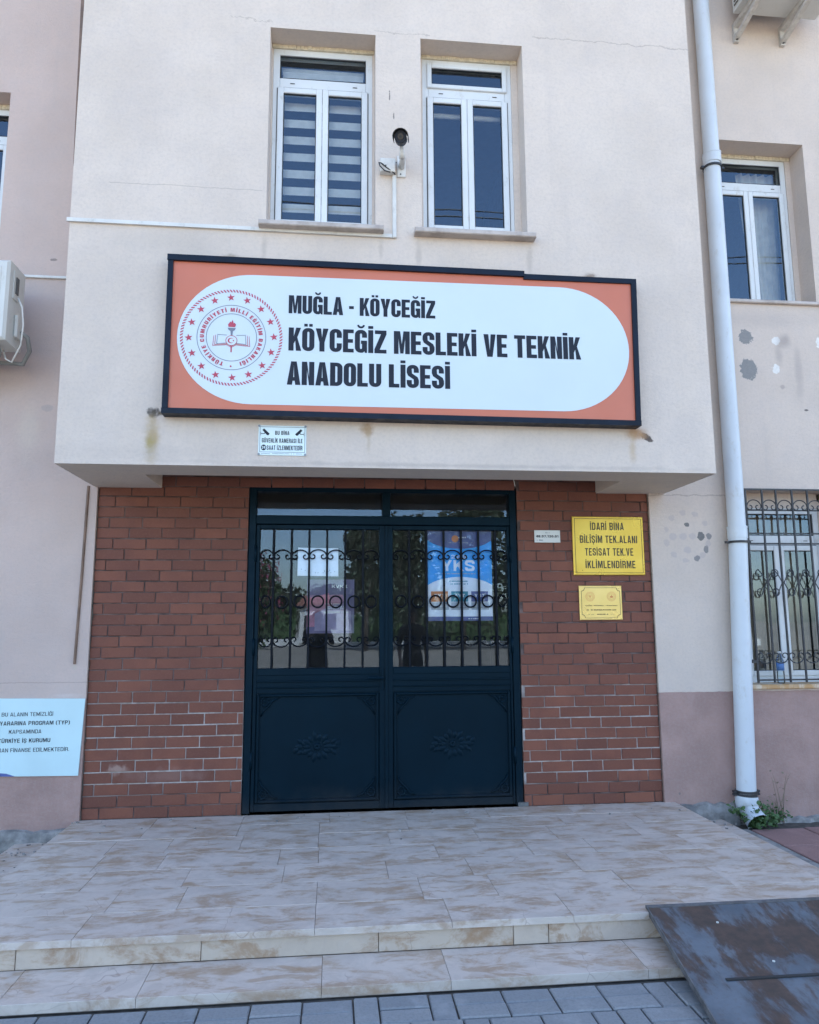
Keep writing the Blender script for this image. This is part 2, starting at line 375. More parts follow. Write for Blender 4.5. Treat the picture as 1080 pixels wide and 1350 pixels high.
def mk_leaf(name, a, b):
    t = NT(name); rnd = t.noise(7, 3)
    c = t.mix(t.ramp(rnd, .3, .7), a, b)
    m = t.done(c, .6); t.b.inputs['Subsurface Weight'].default_value = 0
    return m
M_leaf = mk_leaf('weed_leaf', (.035, .08, .02), (.06, .12, .035)); M_tree = mk_leaf('tree_leaf', (.075, .10, .055), (.105, .12, .07))
M_hedge = mk_leaf('hedge_leaf', (.045, .09, .025), (.08, .13, .04)); M_flower = simple('pink_blossom', (.55, .12, .20), .7)
M_bark = simple('bark', (.10, .075, .055), .9, .3, 12, .8, 30); M_dry = simple('dry_stem', (.22, .17, .12), .9)
M_whitewall = simple('whitewashed_wall', (.72, .70, .66), .85, .06, 2); M_tile = simple('roof_tile', (.30, .12, .08), .85, .2, 4)
M_skin = simple('skin', (.48, .30, .22), .5, .05); M_hair = simple('brown_hair', (.07, .040, .025), .5, .3, 30)
M_shirt = simple('black_shirt', (.022, .024, .030), .85); M_trouser = simple('dark_trousers', (.03, .035, .05), .9); M_shoe = simple('shoe', (.05, .05, .05), .6)
M_bottle = mk_glass('bottle_plastic', (.86, .93, .97), 1.45, .05, .08); M_label = simple('blue_label', (.10, .22, .50), .5)

# ------------------------------------------------------------------ geometry helpers
class MB:
    def __init__(s): s.v = []; s.f = []; s.mi = []; s.mats = []
    def _m(s, m):
        if m is None: return 0
        if m not in s.mats: s.mats.append(m)
        return s.mats.index(m)
    def add(s, vs, fs, m=None):
        o = len(s.v); s.v += [tuple(x) for x in vs]; k = s._m(m)
        for f in fs: s.f.append([i+o for i in f]); s.mi.append(k)
        return s
    def box(s, x0, x1, y0, y1, z0, z1, m=None, c=0.0, rot=None):
        """box; c > 0 chamfers the front (-y) face"""
        if c:
            vs = [(x0, y1, z0), (x1, y1, z0), (x1, y1, z1), (x0, y1, z1),
                  (x0, y0+c, z0), (x1, y0+c, z0), (x1, y0+c, z1), (x0, y0+c, z1),
                  (x0+c, y0, z0+c), (x1-c, y0, z0+c), (x1-c, y0, z1-c), (x0+c, y0, z1-c)]
            fs = [(0, 3, 2, 1), (0, 1, 5, 4), (1, 2, 6, 5), (2, 3, 7, 6), (3, 0, 4, 7),
                  (4, 5, 9, 8), (5, 6, 10, 9), (6, 7, 11, 10), (7, 4, 8, 11), (8, 9, 10, 11)]
        else:
            vs = [(x0, y0, z0), (x1, y0, z0), (x1, y1, z0), (x0, y1, z0), (x0, y0, z1), (x1, y0, z1), (x1, y1, z1), (x0, y1, z1)]
            fs = [(0, 3, 2, 1), (4, 5, 6, 7), (0, 1, 5, 4), (1, 2, 6, 5), (2, 3, 7, 6), (3, 0, 4, 7)]
        if rot:
            mt, pv = rot; vs = [tuple(mt @ (Vector(q)-Vector(pv)) + Vector(pv)) for q in vs]
        return s.add(vs, fs, m)
    def tube(s, pts, r, n=8, m=None, cap=True):
        pts = [Vector(p) for p in pts]; rs = r if isinstance(r, (list, tuple)) else [r]*len(pts)
        vs = []; fs = []; prev = None
        for i, p in enumerate(pts):
            d = (pts[min(i+1, len(pts)-1)] - pts[max(i-1, 0)]).normalized()
            if prev is None:
                a = Vector((0, 1, 0)) if abs(d.y) < .9 else Vector((1, 0, 0)); u = d.cross(a).normalized()
            else: u = (prev - d*prev.dot(d)).normalized()
            prev = u; v = d.cross(u)
            for k in range(n):
                t = 2*PI*k/n; vs.append(p + (u*math.cos(t)+v*math.sin(t))*rs[i])
        for i in range(len(pts)-1):
            for k in range(n):
                a = i*n+k; b = i*n+(k+1) % n; fs.append((a, b, b+n, a+n))
        if cap: fs.append(tuple(range(n))[::-1]); fs.append(tuple((len(pts)-1)*n+k for k in range(n)))
        return s.add(vs, fs, m)
    def poly(s, loops, y, m=None, th=0.0, mp=None):
        """flat shape in the xz-plane (loops: outer, holes...), facing -y, extruded back by th"""
        mp = mp or (lambda a, b: (a, y, b))
        flat = [p for l in loops for p in l]
        tris = tessellate_polygon([[Vector((a, b, 0)) for a, b in l] for l in loops])
        vs = [mp(a, b) for a, b in flat]; fs = []
        for t in tris:
            a, b, c = (flat[i] for i in t)
            ar = (b[0]-a[0])*(c[1]-a[1])-(c[0]-a[0])*(b[1]-a[1])
            if abs(ar) < 1e-12: continue
            fs.append(tuple(t) if ar > 0 else (t[0], t[2], t[1]))
        s.add(vs, fs, m)
        if th:
            o = 0
            for l in loops:
                n = len(l); f = [mp(a, b) for a, b in l]; g = [(p[0], p[1]+th, p[2]) for p in f]
                s.add(f+g, [(i, (i+1) % n, n+(i+1) % n, n+i) for i in range(n)], m)
        return s
    def data(s, name, mat=None, smooth=False):
        me = bpy.data.meshes.new(name); me.from_pydata(s.v, [], s.f)
        mats = s.mats or ([mat] if mat else [])
        for q in mats: me.materials.append(q)
        if len(mats) > 1: me.polygons.foreach_set('material_index', s.mi)
        if smooth: me.polygons.foreach_set('use_smooth', [True]*len(s.f))
        me.update(); return me
    def obj(s, name, mat=None, parent=None, smooth=False):
        return link(name, s.data(name, mat, smooth), parent)
def link(name, data, parent=None):
    o = bpy.data.objects.new(name, data); COL.objects.link(o)
    if parent:
        o.parent = parent
        o.matrix_parent_inverse = Matrix.Translation(-WL[parent.name] if parent.name in WL else Vector((0, 0, 0)))
    WL[o.name] = Vector((0, 0, 0))
    return o
WL = {}
def thing(name, label, cat, loc=(0, 0, 0), group=None):
    """an Empty at the thing's base; children keep world coordinates"""
    o = bpy.data.objects.new(name, None); COL.objects.link(o); o.location = loc; o.empty_display_size = .1
    o['label'] = label; o['category'] = cat
    if group: o['group'] = group
    WL[o.name] = Vector(loc)
    return o
def tag(o, label=None, cat=None, group=None, kind=None):
    for k, v in (('label', label), ('category', cat), ('group', group), ('kind', kind)):
        if v: o[k] = v
    return o
def smooth_by_angle(o, ang=35):
    o.data.polygons.foreach_set('use_smooth', [True]*len(o.data.polygons))
    try: o.data.set_sharp_from_angle(angle=R(ang))
    except Exception: pass

# ------------------------------------------------------------------ own lettering: block capitals drawn as outlines
def arc(cx, cy, rx, ry, a0, a1, n=5):
    return [(cx+rx*math.cos(R(a0+(a1-a0)*i/n)), cy+ry*math.sin(R(a0+(a1-a0)*i/n))) for i in range(n+1)]
def rrect(x0, z0, x1, z1, r, rz=None, corners='abcd', n=5):
    rz = rz or r; o = []
    o += arc(x1-r, z0+rz, r, rz, -90, 0, n) if 'a' in corners else [(x1, z0)]
    o += arc(x1-r, z1-rz, r, rz, 0, 90, n) if 'b' in corners else [(x1, z1)]
    o += arc(x0+r, z1-rz, r, rz, 90, 180, n) if 'c' in corners else [(x0, z1)]
    o += arc(x0+r, z0+rz, r, rz, 180, 270, n) if 'd' in corners else [(x0, z0)]
    return o
def glyph(ch, w, s, t):
    """list of shapes; each shape is [outer, hole, ...]; cap height 1. Returns (shapes, advance width)"""
    r = min(w*.46, .30); ir = max(.01, min((w-2*s)/2*.95, r-s*.75)) if w-2*s > .02 else .01
    irz = min(ir*1.2, .3); rz = r*.85
    dia = []
    base = ch
    if ch in 'İĞÖÜŞ':
        base = {'İ': 'I', 'Ğ': 'G', 'Ö': 'O', 'Ü': 'U', 'Ş': 'S'}[ch]
    k = base
    if k == 'I': sh = [[[(0, 0), (s, 0), (s, 1), (0, 1)]]]; w = s
    elif k == 'L': w *= .86; sh = [[[(0, 0), (w, 0), (w, t), (s, t), (s, 1), (0, 1)]]]
    elif k == 'E': w *= .88; sh = [[[(0, 0), (w, 0), (w, t), (s, t), (s, .5-t*.5), (w*.93, .5-t*.5), (w*.93, .5+t*.5), (s, .5+t*.5), (s, 1-t), (w, 1-t), (w, 1), (0, 1)]]]
    elif k == 'F': w *= .85; sh = [[[(0, 0), (s, 0), (s, .5-t*.5), (w*.93, .5-t*.5), (w*.93, .5+t*.5), (s, .5+t*.5), (s, 1-t), (w, 1-t), (w, 1), (0, 1)]]]
    elif k == 'T': w *= .95; sh = [[[(w/2-s/2, 0), (w/2+s/2, 0), (w/2+s/2, 1-t), (w, 1-t), (w, 1), (0, 1), (0, 1-t), (w/2-s/2, 1-t)]]]
    elif k == 'H': sh = [[[(0, 0), (s, 0), (s, .5-t/2), (w-s, .5-t/2), (w-s, 0), (w, 0), (w, 1), (w-s, 1), (w-s, .5+t/2), (s, .5+t/2), (s, 1), (0, 1)]]]
    elif k == 'O' or k == '0': sh = [[rrect(0, 0, w, 1, r, rz), rrect(s, t, w-s, 1-t, ir, irz)]]
    elif k == 'D': sh = [[rrect(0, 0, w, 1, r, rz, 'ab'), rrect(s, t, w-s, 1-t, ir, irz, 'ab')]]
    elif k == 'U': sh = [[[(0, 1)] + arc(r, rz, r, rz, 180, 270) + arc(w-r, rz, r, rz, 270, 360) + [(w, 1), (w-s, 1)] + arc(w-s-ir, t+irz, ir, irz, 0, -90) + arc(s+ir, t+irz, ir, irz, 270, 180) + [(s, 1)]]]
    elif k == 'J': sh = [[[(0, .34)] + arc(r, rz, r, rz, 180, 270) + arc(w-r, rz, r, rz, 270, 360) + [(w, 1), (w-s, 1)] + arc(w-s-ir, t+irz, ir, irz, 0, -90) + arc(s+ir, t+irz, ir, irz, 270, 180) + [(s, .34)]]]
    elif k == 'C': sh = [[[(w, .62)] + arc(w-r, 1-rz, r, rz, 0, 90) + arc(r, 1-rz, r, rz, 90, 180) + arc(r, rz, r, rz, 180, 270) + arc(w-r, rz, r, rz, 270, 360) + [(w, .38), (w-s, .38)]
                            + arc(w-s-ir, t+irz, ir, irz, 0, -90) + arc(s+ir, t+irz, ir, irz, 270, 180) + arc(s+ir, 1-t-irz, ir, irz, 180, 90) + arc(w-s-ir, 1-t-irz, ir, irz, 90, 0) + [(w-s, .62)]]]
    elif k == 'G': sh = [[[(w, .66)] + arc(w-r, 1-rz, r, rz, 0, 90) + arc(r, 1-rz, r, rz, 90, 180) + arc(r, rz, r, rz, 180, 270) + [(w-s*.9, 0), (w-s*.5, .06), (w-s*.4, 0), (w, 0), (w, .53), (w*.5, .53), (w*.5, .53-t*.9), (w-s, .53-t*.9)]
                            + arc(w-s-ir, t+irz, ir, irz, 0, -90) + arc(s+ir, t+irz, ir, irz, 270, 180) + arc(s+ir, 1-t-irz, ir, irz, 180, 90) + arc(w-s-ir, 1-t-irz, ir, irz, 90, 0) + [(w-s, .66)]]]
    elif k == 'S':
        a = [(w, .68)] + arc(w-r, 1-rz, r, rz, 0, 90) + arc(r, 1-rz, r, rz, 90, 180) + [(0, .66), (.10*w, .53)]
        a += [(w-s-.02*w, .37)] + arc(w-s-ir, t+irz*.6, ir, irz*.6, 0, -90) + arc(s+ir, t+irz*.6, ir, irz*.6, 270, 180) + [(s, .34), (0, .34)]
        b = [(1*w-x, 1-z) for x, z in a]
        sh = [[a+b]]
    elif k == 'B': sh = [[arc(w-r, r*.8, r, r*.8, -90, 0) + [(w, .42), (w-.1*w, .51), (w-.02*w, .60)] + arc(w-r*1.02, 1-r*.75, r, r*.75, 0, 90) + [(0, 1), (0, 0)],
                          rrect(s, t, w-s, .5-t*.42, ir*.7, None, 'ab'), rrect(s, .5+t*.48, w-s-.02*w, 1-t, ir*.7, None, 'ab')]]
    elif k == 'P': sh = [[[(0, 0), (s, 0), (s, .40)] + arc(w-r, .40+r*.8, r, r*.8, -90, 0) + arc(w-r, 1-r*.8, r, r*.8, 0, 90) + [(0, 1)], rrect(s, .40+t, w-s, 1-t, ir*.7, None, 'ab')]]
    elif k == 'R': sh = [[[(0, 0), (s, 0), (s, .42), (w-s-.06*w, .42), (w-s, .36), (w-s, 0), (w, 0), (w, .38), (w-.10*w, .49), (w, .58)] + arc(w-r, 1-r*.8, r, r*.8, 0, 90) + [(0, 1)],
                          rrect(s, .42+t, w-s, 1-t, ir*.7, None, 'ab')]]
    elif k == 'K': sh = [[[(0, 0), (s, 0), (s, .30), (s+(w-s)*.22, .44), (w-s*.95, 0), (w*1.04, 0), (w*.66+s*.1, .58), (w*1.0, 1), (w-s*.95, 1), (s, .62), (s, 1), (0, 1)]]]
    elif k == 'Z': sh = [[[(0, 0), (w, 0), (w, t), (s*1.05, t), (w, 1-t*1.05), (w, 1), (.02, 1), (.02, 1-t), (w-s*1.1, 1-t), (0, t*1.05)]]]
    elif k == 'N': sh = [[[(0, 0), (s, 0), (s, 1-2.1*t if t < .2 else .58), (w-s, 0), (w, 0), (w, 1), (w-s, 1), (w-s, 2.1*t if t < .2 else .42), (s, 1), (0, 1)]]]
    elif k == 'M': w *= 1.32; sh = [[[(0, 0), (s*.92, 0), (s*.92, .68), (w/2-s*.32, 0.02), (w/2+s*.32, 0.02), (w-s*.92, .68), (w-s*.92, 0), (w, 0), (w, 1), (w-s*1.25, 1), (w/2, .42), (s*1.25, 1), (0, 1)]]]
    elif k == 'A':
        w *= 1.08; hs = s*.98; zb = .18; zt = zb+t
        f = lambda z, i: (w/2-hs*.5)*z*(1 if i == 0 else -1)
        sh = [[[(0, 0), (hs, 0), (hs+.16*(w/2-hs*.5), .17), (w-hs-.16*(w/2-hs*.5), .17), (w-hs, 0), (w, 0), (w/2+hs*.55, 1), (w/2-hs*.55, 1)],
               [(hs+.34*(w/2-hs*.62)-.0, .17+t), (w-hs-.34*(w/2-hs*.62), .17+t), (w/2, .86)]]]
    elif k == 'V': w *= 1.04; sh = [[[(0, 1), (w/2-s*.55, 0), (w/2+s*.55, 0), (w, 1), (w-s*1.02, 1), (w/2, .26), (s*1.02, 1)]]]
    elif k == 'Y': w *= 1.04; sh = [[[(w/2-s/2, 0), (w/2+s/2, 0), (w/2+s/2, .40), (w, 1), (w-s*1.05, 1), (w/2, .60), (s*1.05, 1), (0, 1), (w/2-s/2, .40)]]]
    elif k == '1': sh = [[[(w/2-s/2, 0), (w/2+s/2, 0), (w/2+s/2, 1), (w/2-s*.3, 1), (0, .80), (0, .66), (w/2-s/2, .76)]]]; w = w*.8
    elif k == '2': sh = [[[(0, 0), (w, 0), (w, t), (s*1.2, t), (w, .52), (w, .60)] + arc(w-r, 1-rz, r, rz, 0, 90) + arc(r, 1-rz, r, rz, 90, 180) + [(0, .66), (s, .66)] + arc(s+ir, 1-t-irz, ir, irz, 180, 90) + arc(w-s-ir, 1-t-irz, ir, irz, 90, 0) + [(w-s, .58), (0, t)]]]
    elif k == '5': sh = [[[(0, .3)] + arc(r, rz, r, rz, 180, 270) + arc(w-r, rz, r, rz, 270, 360) + [(w, .5)] + [(w-.1, .62), (s, .62), (s, 1-t), (w, 1-t), (w, 1), (0, 1), (0, .48), (w-s, .48)] + arc(w-s-ir, t+irz, ir, irz, 0, -90) + arc(s+ir, t+irz, ir, irz, 270, 180) + [(s, .3)]]]
    elif k == '4': sh = [[[(w*.60, 0), (w*.60+s, 0), (w*.60+s, .20), (w*1.05, .20), (w*1.05, .20+t), (w*.60+s, .20+t), (w*.60+s, 1), (w*.48, 1), (0, .20+t), (0, .20), (w*.60, .20)], [(s*.9, .20+t*1.05), (w*.60, .20+t*1.05), (w*.60, .74)]]]
    elif k == '7': sh = [[[(w*.15, 0), (w*.15+s*1.1, 0), (w, 1-t), (w, 1), (0, 1), (0, 1-t), (w-s*1.1, 1-t)]]]
    elif k == '6': sh = [[rrect(0, 0, w, 1, r, rz), rrect(s, t, w-s, .5, ir*.6)], ]
    elif k == '8': sh = [[rrect(0, 0, w, 1, r, rz), rrect(s, t, w-s, .5-t*.45, ir*.7), rrect(s, .5+t*.45, w-s, 1-t, ir*.7)]]
    elif k == '.': w = s*1.05; sh = [[[(0, 0), (w, 0), (w, t*1.2), (0, t*1.2)]]]
    elif k == '-': w *= .5; sh = [[[(0, .36), (w, .36), (w, .36+t), (0, .36+t)]]]
    elif k == '(' or k == ')':
        a = [(w*.45, 1.08), (.0, .75), (0, .15), (w*.45, -.16), (w*.45+s*.3, -.1), (s, .2), (s, .7), (w*.45+s*.3, 1.02)]
        w = w*.45+s*.3; a = a if k == '(' else [(w-x, z) for x, z in a][::-1]; sh = [[a]]
    elif k == ' ': return [], w*.42
    else: return [], w*.5
    zt = 1.0+max(.06, t*.38); dh = max(.10, t*.75)
    if ch == 'İ': sh.append([[(0, zt), (s, zt), (s, zt+dh), (0, zt+dh)]])
    if ch in 'ÖÜ':
        ds = min(s, w*.3); sh.append([[(w*.5-ds*1.15, zt), (w*.5-ds*.2, zt), (w*.5-ds*.2, zt+dh), (w*.5-ds*1.15, zt+dh)]]); sh.append([[(w*.5+ds*.2, zt), (w*.5+ds*1.15, zt), (w*.5+ds*1.15, zt+dh), (w*.5+ds*.2, zt+dh)]])
    if ch == 'Ğ': sh.append([arc(w/2, zt+.15, w*.32, .15, 180, 360, 6) + arc(w/2, zt+.16, w*.16, .07, 360, 180, 6)])
    if ch == 'Ş': sh.append([[(w/2-s*.3, -.03), (w/2+s*.3, -.03), (w/2+s*.55, -.12), (w/2+s*.1, -.21), (w/2-s*.5, -.19), (w/2-s*.2, -.13)]])
    return sh, w
def text_shapes(txt, w=.55, s=.2, t=.15, gap=.07):
    out = []; x = 0
    for ch in txt:
        sh, a = glyph(ch, w, s, t)
        for g in sh: out.append([[(px+x, pz) for px, pz in l] for l in g])
        x += a+gap
    return out, x-gap
def letters(mb, txt, x0, x1, z0, cap, y, th=.0, m=None, skew=None, **st):
    sh, W = text_shapes(txt, **st); k = (x1-x0)/W
    for g in sh: mb.poly([[(x0+a*k, z0+b*cap) for a, b in l] for l in g], y, m, th)
    return mb
def arc_letters(mb, txt, cx, cz, rad, cap, a0, a1, y, m=None, ex=1.0, ez=1.0, **st):
    """capitals standing on a circle, from angle a0 to a1 (degrees, clockwise)"""
    ws = []; x = 0
    for ch in txt:
        sh, a = glyph(ch, st['w'], st['s'], st['t']); ws.append((sh, x, a)); x += a+st.get('gap', .1)
    L = x-st.get('gap', .1); kx = abs(R(a1-a0))*rad/L
    for sh, xs, a in ws:
        mid = xs+a/2; ang = R(a0+(a1-a0)*mid/L); cc, sn = math.cos(ang), math.sin(ang)
        for g in sh:
            ls = []
            for l in g:
                q = []
                for px, pz in l:
                    u = (px-a/2)*kx; v = rad+pz*cap
                    q.append((cx+(v*cc+u*sn)*ex, cz+(v*sn-u*cc)*ez))
                ls.append(q)
            mb.poly(ls, y, m)
def disc(cx, cz, rx, rz, n=32, a0=0, a1=2*PI):
    return [(cx+rx*math.cos(a0+(a1-a0)*i/n), cz+rz*math.sin(a0+(a1-a0)*i/n)) for i in range(n)]
def ring(mb, cx, cz, rx, rz, wd, y, m, n=64):
    mb.poly([disc(cx, cz, rx, rz, n), disc(cx, cz, rx-wd, rz-wd, n)], y, m)

# ================================================================== THE SETTING
D = .837                                  # how far the bay stands out
GZ = -.154                                # ground level
yd = MB(); yd.add([(-400, -.05, GZ-.03), (400, -.05, GZ-.03), (400, -600, GZ-.03), (-400, -600, GZ-.03)], [(0, 3, 2, 1)])
yd.add([(-400, 300, GZ-.031), (400, 300, GZ-.031), (400, -.05, GZ-.031), (-400, -.05, GZ-.031)], [(0, 3, 2, 1)])
yard = yd.obj('yard', M_yard); tag(yard, kind='structure')
# pavement of grey blocks in front of the steps
pb = MB(); pb.add([(-3.4, -2.28, GZ-.012), (3.0, -2.28, GZ-.012), (3.0, -3.42, GZ-.012), (-3.4, -3.42, GZ-.012)], [(0, 3, 2, 1)])
pavement = pb.obj('pavement', M_soil); tag(pavement, kind='structure')
def paver_mesh(lx, ly, name='paver', mat=None):
    m = MB(); c = .005; x, y = lx/2, ly/2
    m.add([(-x, -y, -.06), (x, -y, -.06), (x, y, -.06), (-x, y, -.06), (-x, -y, -c), (x, -y, -c), (x, y, -c), (-x, y, -c),
           (-x+c, -y+c, 0), (x-c, -y+c, 0), (x-c, y-c, 0), (-x+c, y-c, 0)],
          [(0, 1, 5, 4), (1, 2, 6, 5), (2, 3, 7, 6), (3, 0, 4, 7), (4, 5, 9, 8), (5, 6, 10, 9), (6, 7, 11, 10), (7, 4, 8, 11), (8, 9, 10, 11)])
    return m.data(name, mat)
PH = paver_mesh(.194, .093, mat=M_paver); PV = paver_mesh(.093, .194, mat=M_paver)
def put_paver(me, x, y, parent, z=GZ, nm='paver'):
    o = bpy.data.objects.new(nm, me); COL.objects.link(o); o.parent = parent
    o.location = (x, y, z+random.uniform(-.003, .003)); o.rotation_euler = (random.uniform(-.008, .008), random.uniform(-.008, .008), random.uniform(-.012, .012))
    return o
npv = 0
for pr in range(5):                        # pairs of courses, 0.2 m each
    ytop = -2.325-pr*.2; x = -2.95+random.choice([0, .1, .05])
    sold = {0: (-.05, .25, 1.16), 1: (-.6, .35, .95), 2: (0.1, -1.2), 3: (.5, -.9), 4: (-.1, 1.1)}[pr]
    if pr == 0: x = -2.91
    while x < 2.6:
        if any(abs(x+.05-q) < .052 for q in sold):
            put_paver(PV, x+.05, ytop-.1, pavement); x += .1; npv += 1
        else:
            nxt = min([q-.05 for q in sold if q-.05 > x+.01] + [9])
            wd = .2
            if nxt-x < .19:
                put_paver(PV, x+.05, ytop-.1, pavement); x += .1; npv += 1; continue
            put_paver(PH, x+wd/2, ytop-.05, pavement)
            off = 0 if pr % 2 else .0
            put_paver(PH, x+wd/2, ytop-.15, pavement); npv += 2; x += wd
# reddish walkway right of the steps
rb = MB(); rb.add([(2.68, -.03, GZ-.01), (7.5, -.03, GZ-.01), (7.5, -3.2, GZ-.01), (2.68, -3.2, GZ-.01)], [(0, 3, 2, 1)])
walk = rb.obj('walkway', M_soil); tag(walk, kind='structure')
RP = paver_mesh(.392, .392, 'slab', M_redpaver); RK = paver_mesh(.09, .392, 'kerb_stone', M_conc)
for j in range(7):
    put_paver(RK, 2.735, -.42-j*.4, walk, GZ+.004, 'kerb_stone')
    for i in range(6): put_paver(RP, 3.0+i*.4, -.42-j*.4, walk, GZ+.002, 'slab')

# ================================================================== SCHOOL BUILDING
B = thing('school_building', 'pale pink plastered school building with projecting bay over the dark double door', 'building', (0, 0, 0))
ROOF = 9.6
def wall_mesh(x0, x1, z0, z1, holes, y, reveal, yb=None):
    """one wall face with rectangular openings and their reveals"""
    xs = sorted({x0, x1, *[h[0] for h in holes], *[h[1] for h in holes]}); zs = sorted({z0, z1, *[h[2] for h in holes], *[h[3] for h in holes]})
    m = MB()
    for i in range(len(xs)-1):
        for j in range(len(zs)-1):
            a, b, c, d = xs[i], xs[i+1], zs[j], zs[j+1]
            if any(h[0] <= a and b <= h[1] and h[2] <= c and d <= h[3] for h in holes): continue
            m.add([(a, y, c), (b, y, c), (b, y, d), (a, y, d)], [(0, 1, 2, 3)])
    for a, b, c, d in holes:
        yr = y+reveal
        m.add([(a, y, c), (a, yr, c), (a, yr, d), (a, y, d)], [(0, 1, 2, 3)])
        m.add([(b, y, c), (b, yr, c), (b, yr, d), (b, y, d)], [(3, 2, 1, 0)])
        m.add([(a, y, d), (b, y, d), (b, yr, d), (a, yr, d)], [(0, 1, 2, 3)])
        m.add([(a, y, c), (b, y, c), (b, yr, c), (a, yr, c)], [(3, 2, 1, 0)])
    return m
WY = -.022
LW = (-3.55, -2.73, 3.955, 5.425)
RU = (2.97, 3.815, 3.955, 5.41); RL = (3.0, 3.83, .835, 2.365)
wl = wall_mesh(-14, -1.912, GZ-.4, ROOF, [LW], WY, .22)
wl.add([(-1.912, WY, GZ-.4), (-1.912, .03, GZ-.4), (-1.912, .03, 2.6), (-1.912, WY, 2.6)], [(0, 1, 2, 3)])
wl.obj('left_wing_wall', M_left, B)
wr = wall_mesh(2.258, 15, GZ-.4, ROOF, [RU, RL], WY, .22)
wr.add([(2.258, WY, GZ-.4), (2.258, .03, GZ-.4), (2.258, .03, 2.6), (2.258, WY, 2.6)], [(3, 2, 1, 0)])
wr.obj('right_wing_wall', M_right, B)
BL, BR = -1.930, 2.382
W1 = (-.672, .062, 3.97, 5.452); W2 = (.382, 1.121, 3.97, 5.452)
bw = wall_mesh(BL, BR, 2.32, ROOF, [W1, W2], -D, .2)
bw.add([(BL, -D, 2.32), (BL, WY, 2.32), (BL, WY, ROOF), (BL, -D, ROOF)], [(0, 3, 2, 1)])
bw.add([(BR, -D, 2.32), (BR, WY, 2.32), (BR, WY, ROOF), (BR, -D, ROOF)], [(0, 1, 2, 3)])
bayo = bw.obj('bay_wall', M_bay, B)
# slight hand-plastered wobble: chamfered drip edge pieces under the bay
so = MB(); y0, y1 = -D+.001, .03; ib, il, ir_ = -.505, -1.462, 1.838; zs, zc = 2.321, 2.56
q = lambda a, b, c, d, z: so.add([(a, c, z), (b, c, z), (b, d, z), (a, d, z)], [(0, 3, 2, 1)])
q(BL+.001, BR-.001, y0, ib, zs); q(BL+.001, il, ib, y1, zs); q(ir_, BR-.001, ib, y1, zs); q(il, ir_, ib, y1, zc)
so.add([(il, ib, zs), (ir_, ib, zs), (ir_, ib, zc), (il, ib, zc)], [(3, 2, 1, 0)])
so.add([(il, ib, zs), (il, y1, zs), (il, y1, zc), (il, ib, zc)], [(3, 2, 1, 0)])
so.add([(ir_, ib, zs), (ir_, y1, zs), (ir_, y1, zc), (ir_, ib, zc)], [(0, 1, 2, 3)])
so.obj('soffit', M_soffit, B)
rf = MB(); rf.box(-14, 15, -.5, 13, ROOF, ROOF+.25); rf.box(BL-.1, BR+.1, -D-.25, -.5, ROOF, ROOF+.25)
rf.obj('roof', M_roof, B)
sh = MB(); sh.box(-14, -13.9, .03, 12.9, GZ-.4, ROOF); sh.box(14.9, 15, .03, 12.9, GZ-.4, ROOF); sh.box(-14, 15, 12.9, 13, GZ-.4, ROOF)
sh.box(-14, 15, .5+5, 5.6, GZ-.4, ROOF)
sh.obj('rear_wall', M_left, B)
# rough concrete footing along the base of the wings
def footing(x0, x1, ztop, nm):
    n = int((x1-x0)/.05); m = MB(); rows = []
    for i in range(n+1):
        x = x0+(x1-x0)*i/n; zt = ztop+random.uniform(-.018, .014); yy = WY-.035+random.uniform(-.012, .012)
        rows.append([(x, WY+.01, zt+.012), (x, yy, zt), (x, yy-.02+random.uniform(-.01, .01), zt-.05), (x, yy-.03+random.uniform(-.015, .01), GZ-.05)])
    vs = [p for r_ in rows for p in r_]; fs = []
    for i in range(n):
        for k in range(3): a = i*4+k; fs.append((a, a+1, a+5, a+4))
    m.add(vs, fs); return m.obj(nm, M_conc, B)
footing(-5.5, -1.95, -.05, 'footing'); footing(2.36, 2.80, -.02, 'footing'); footing(2.80, 8, -.135, 'footing')

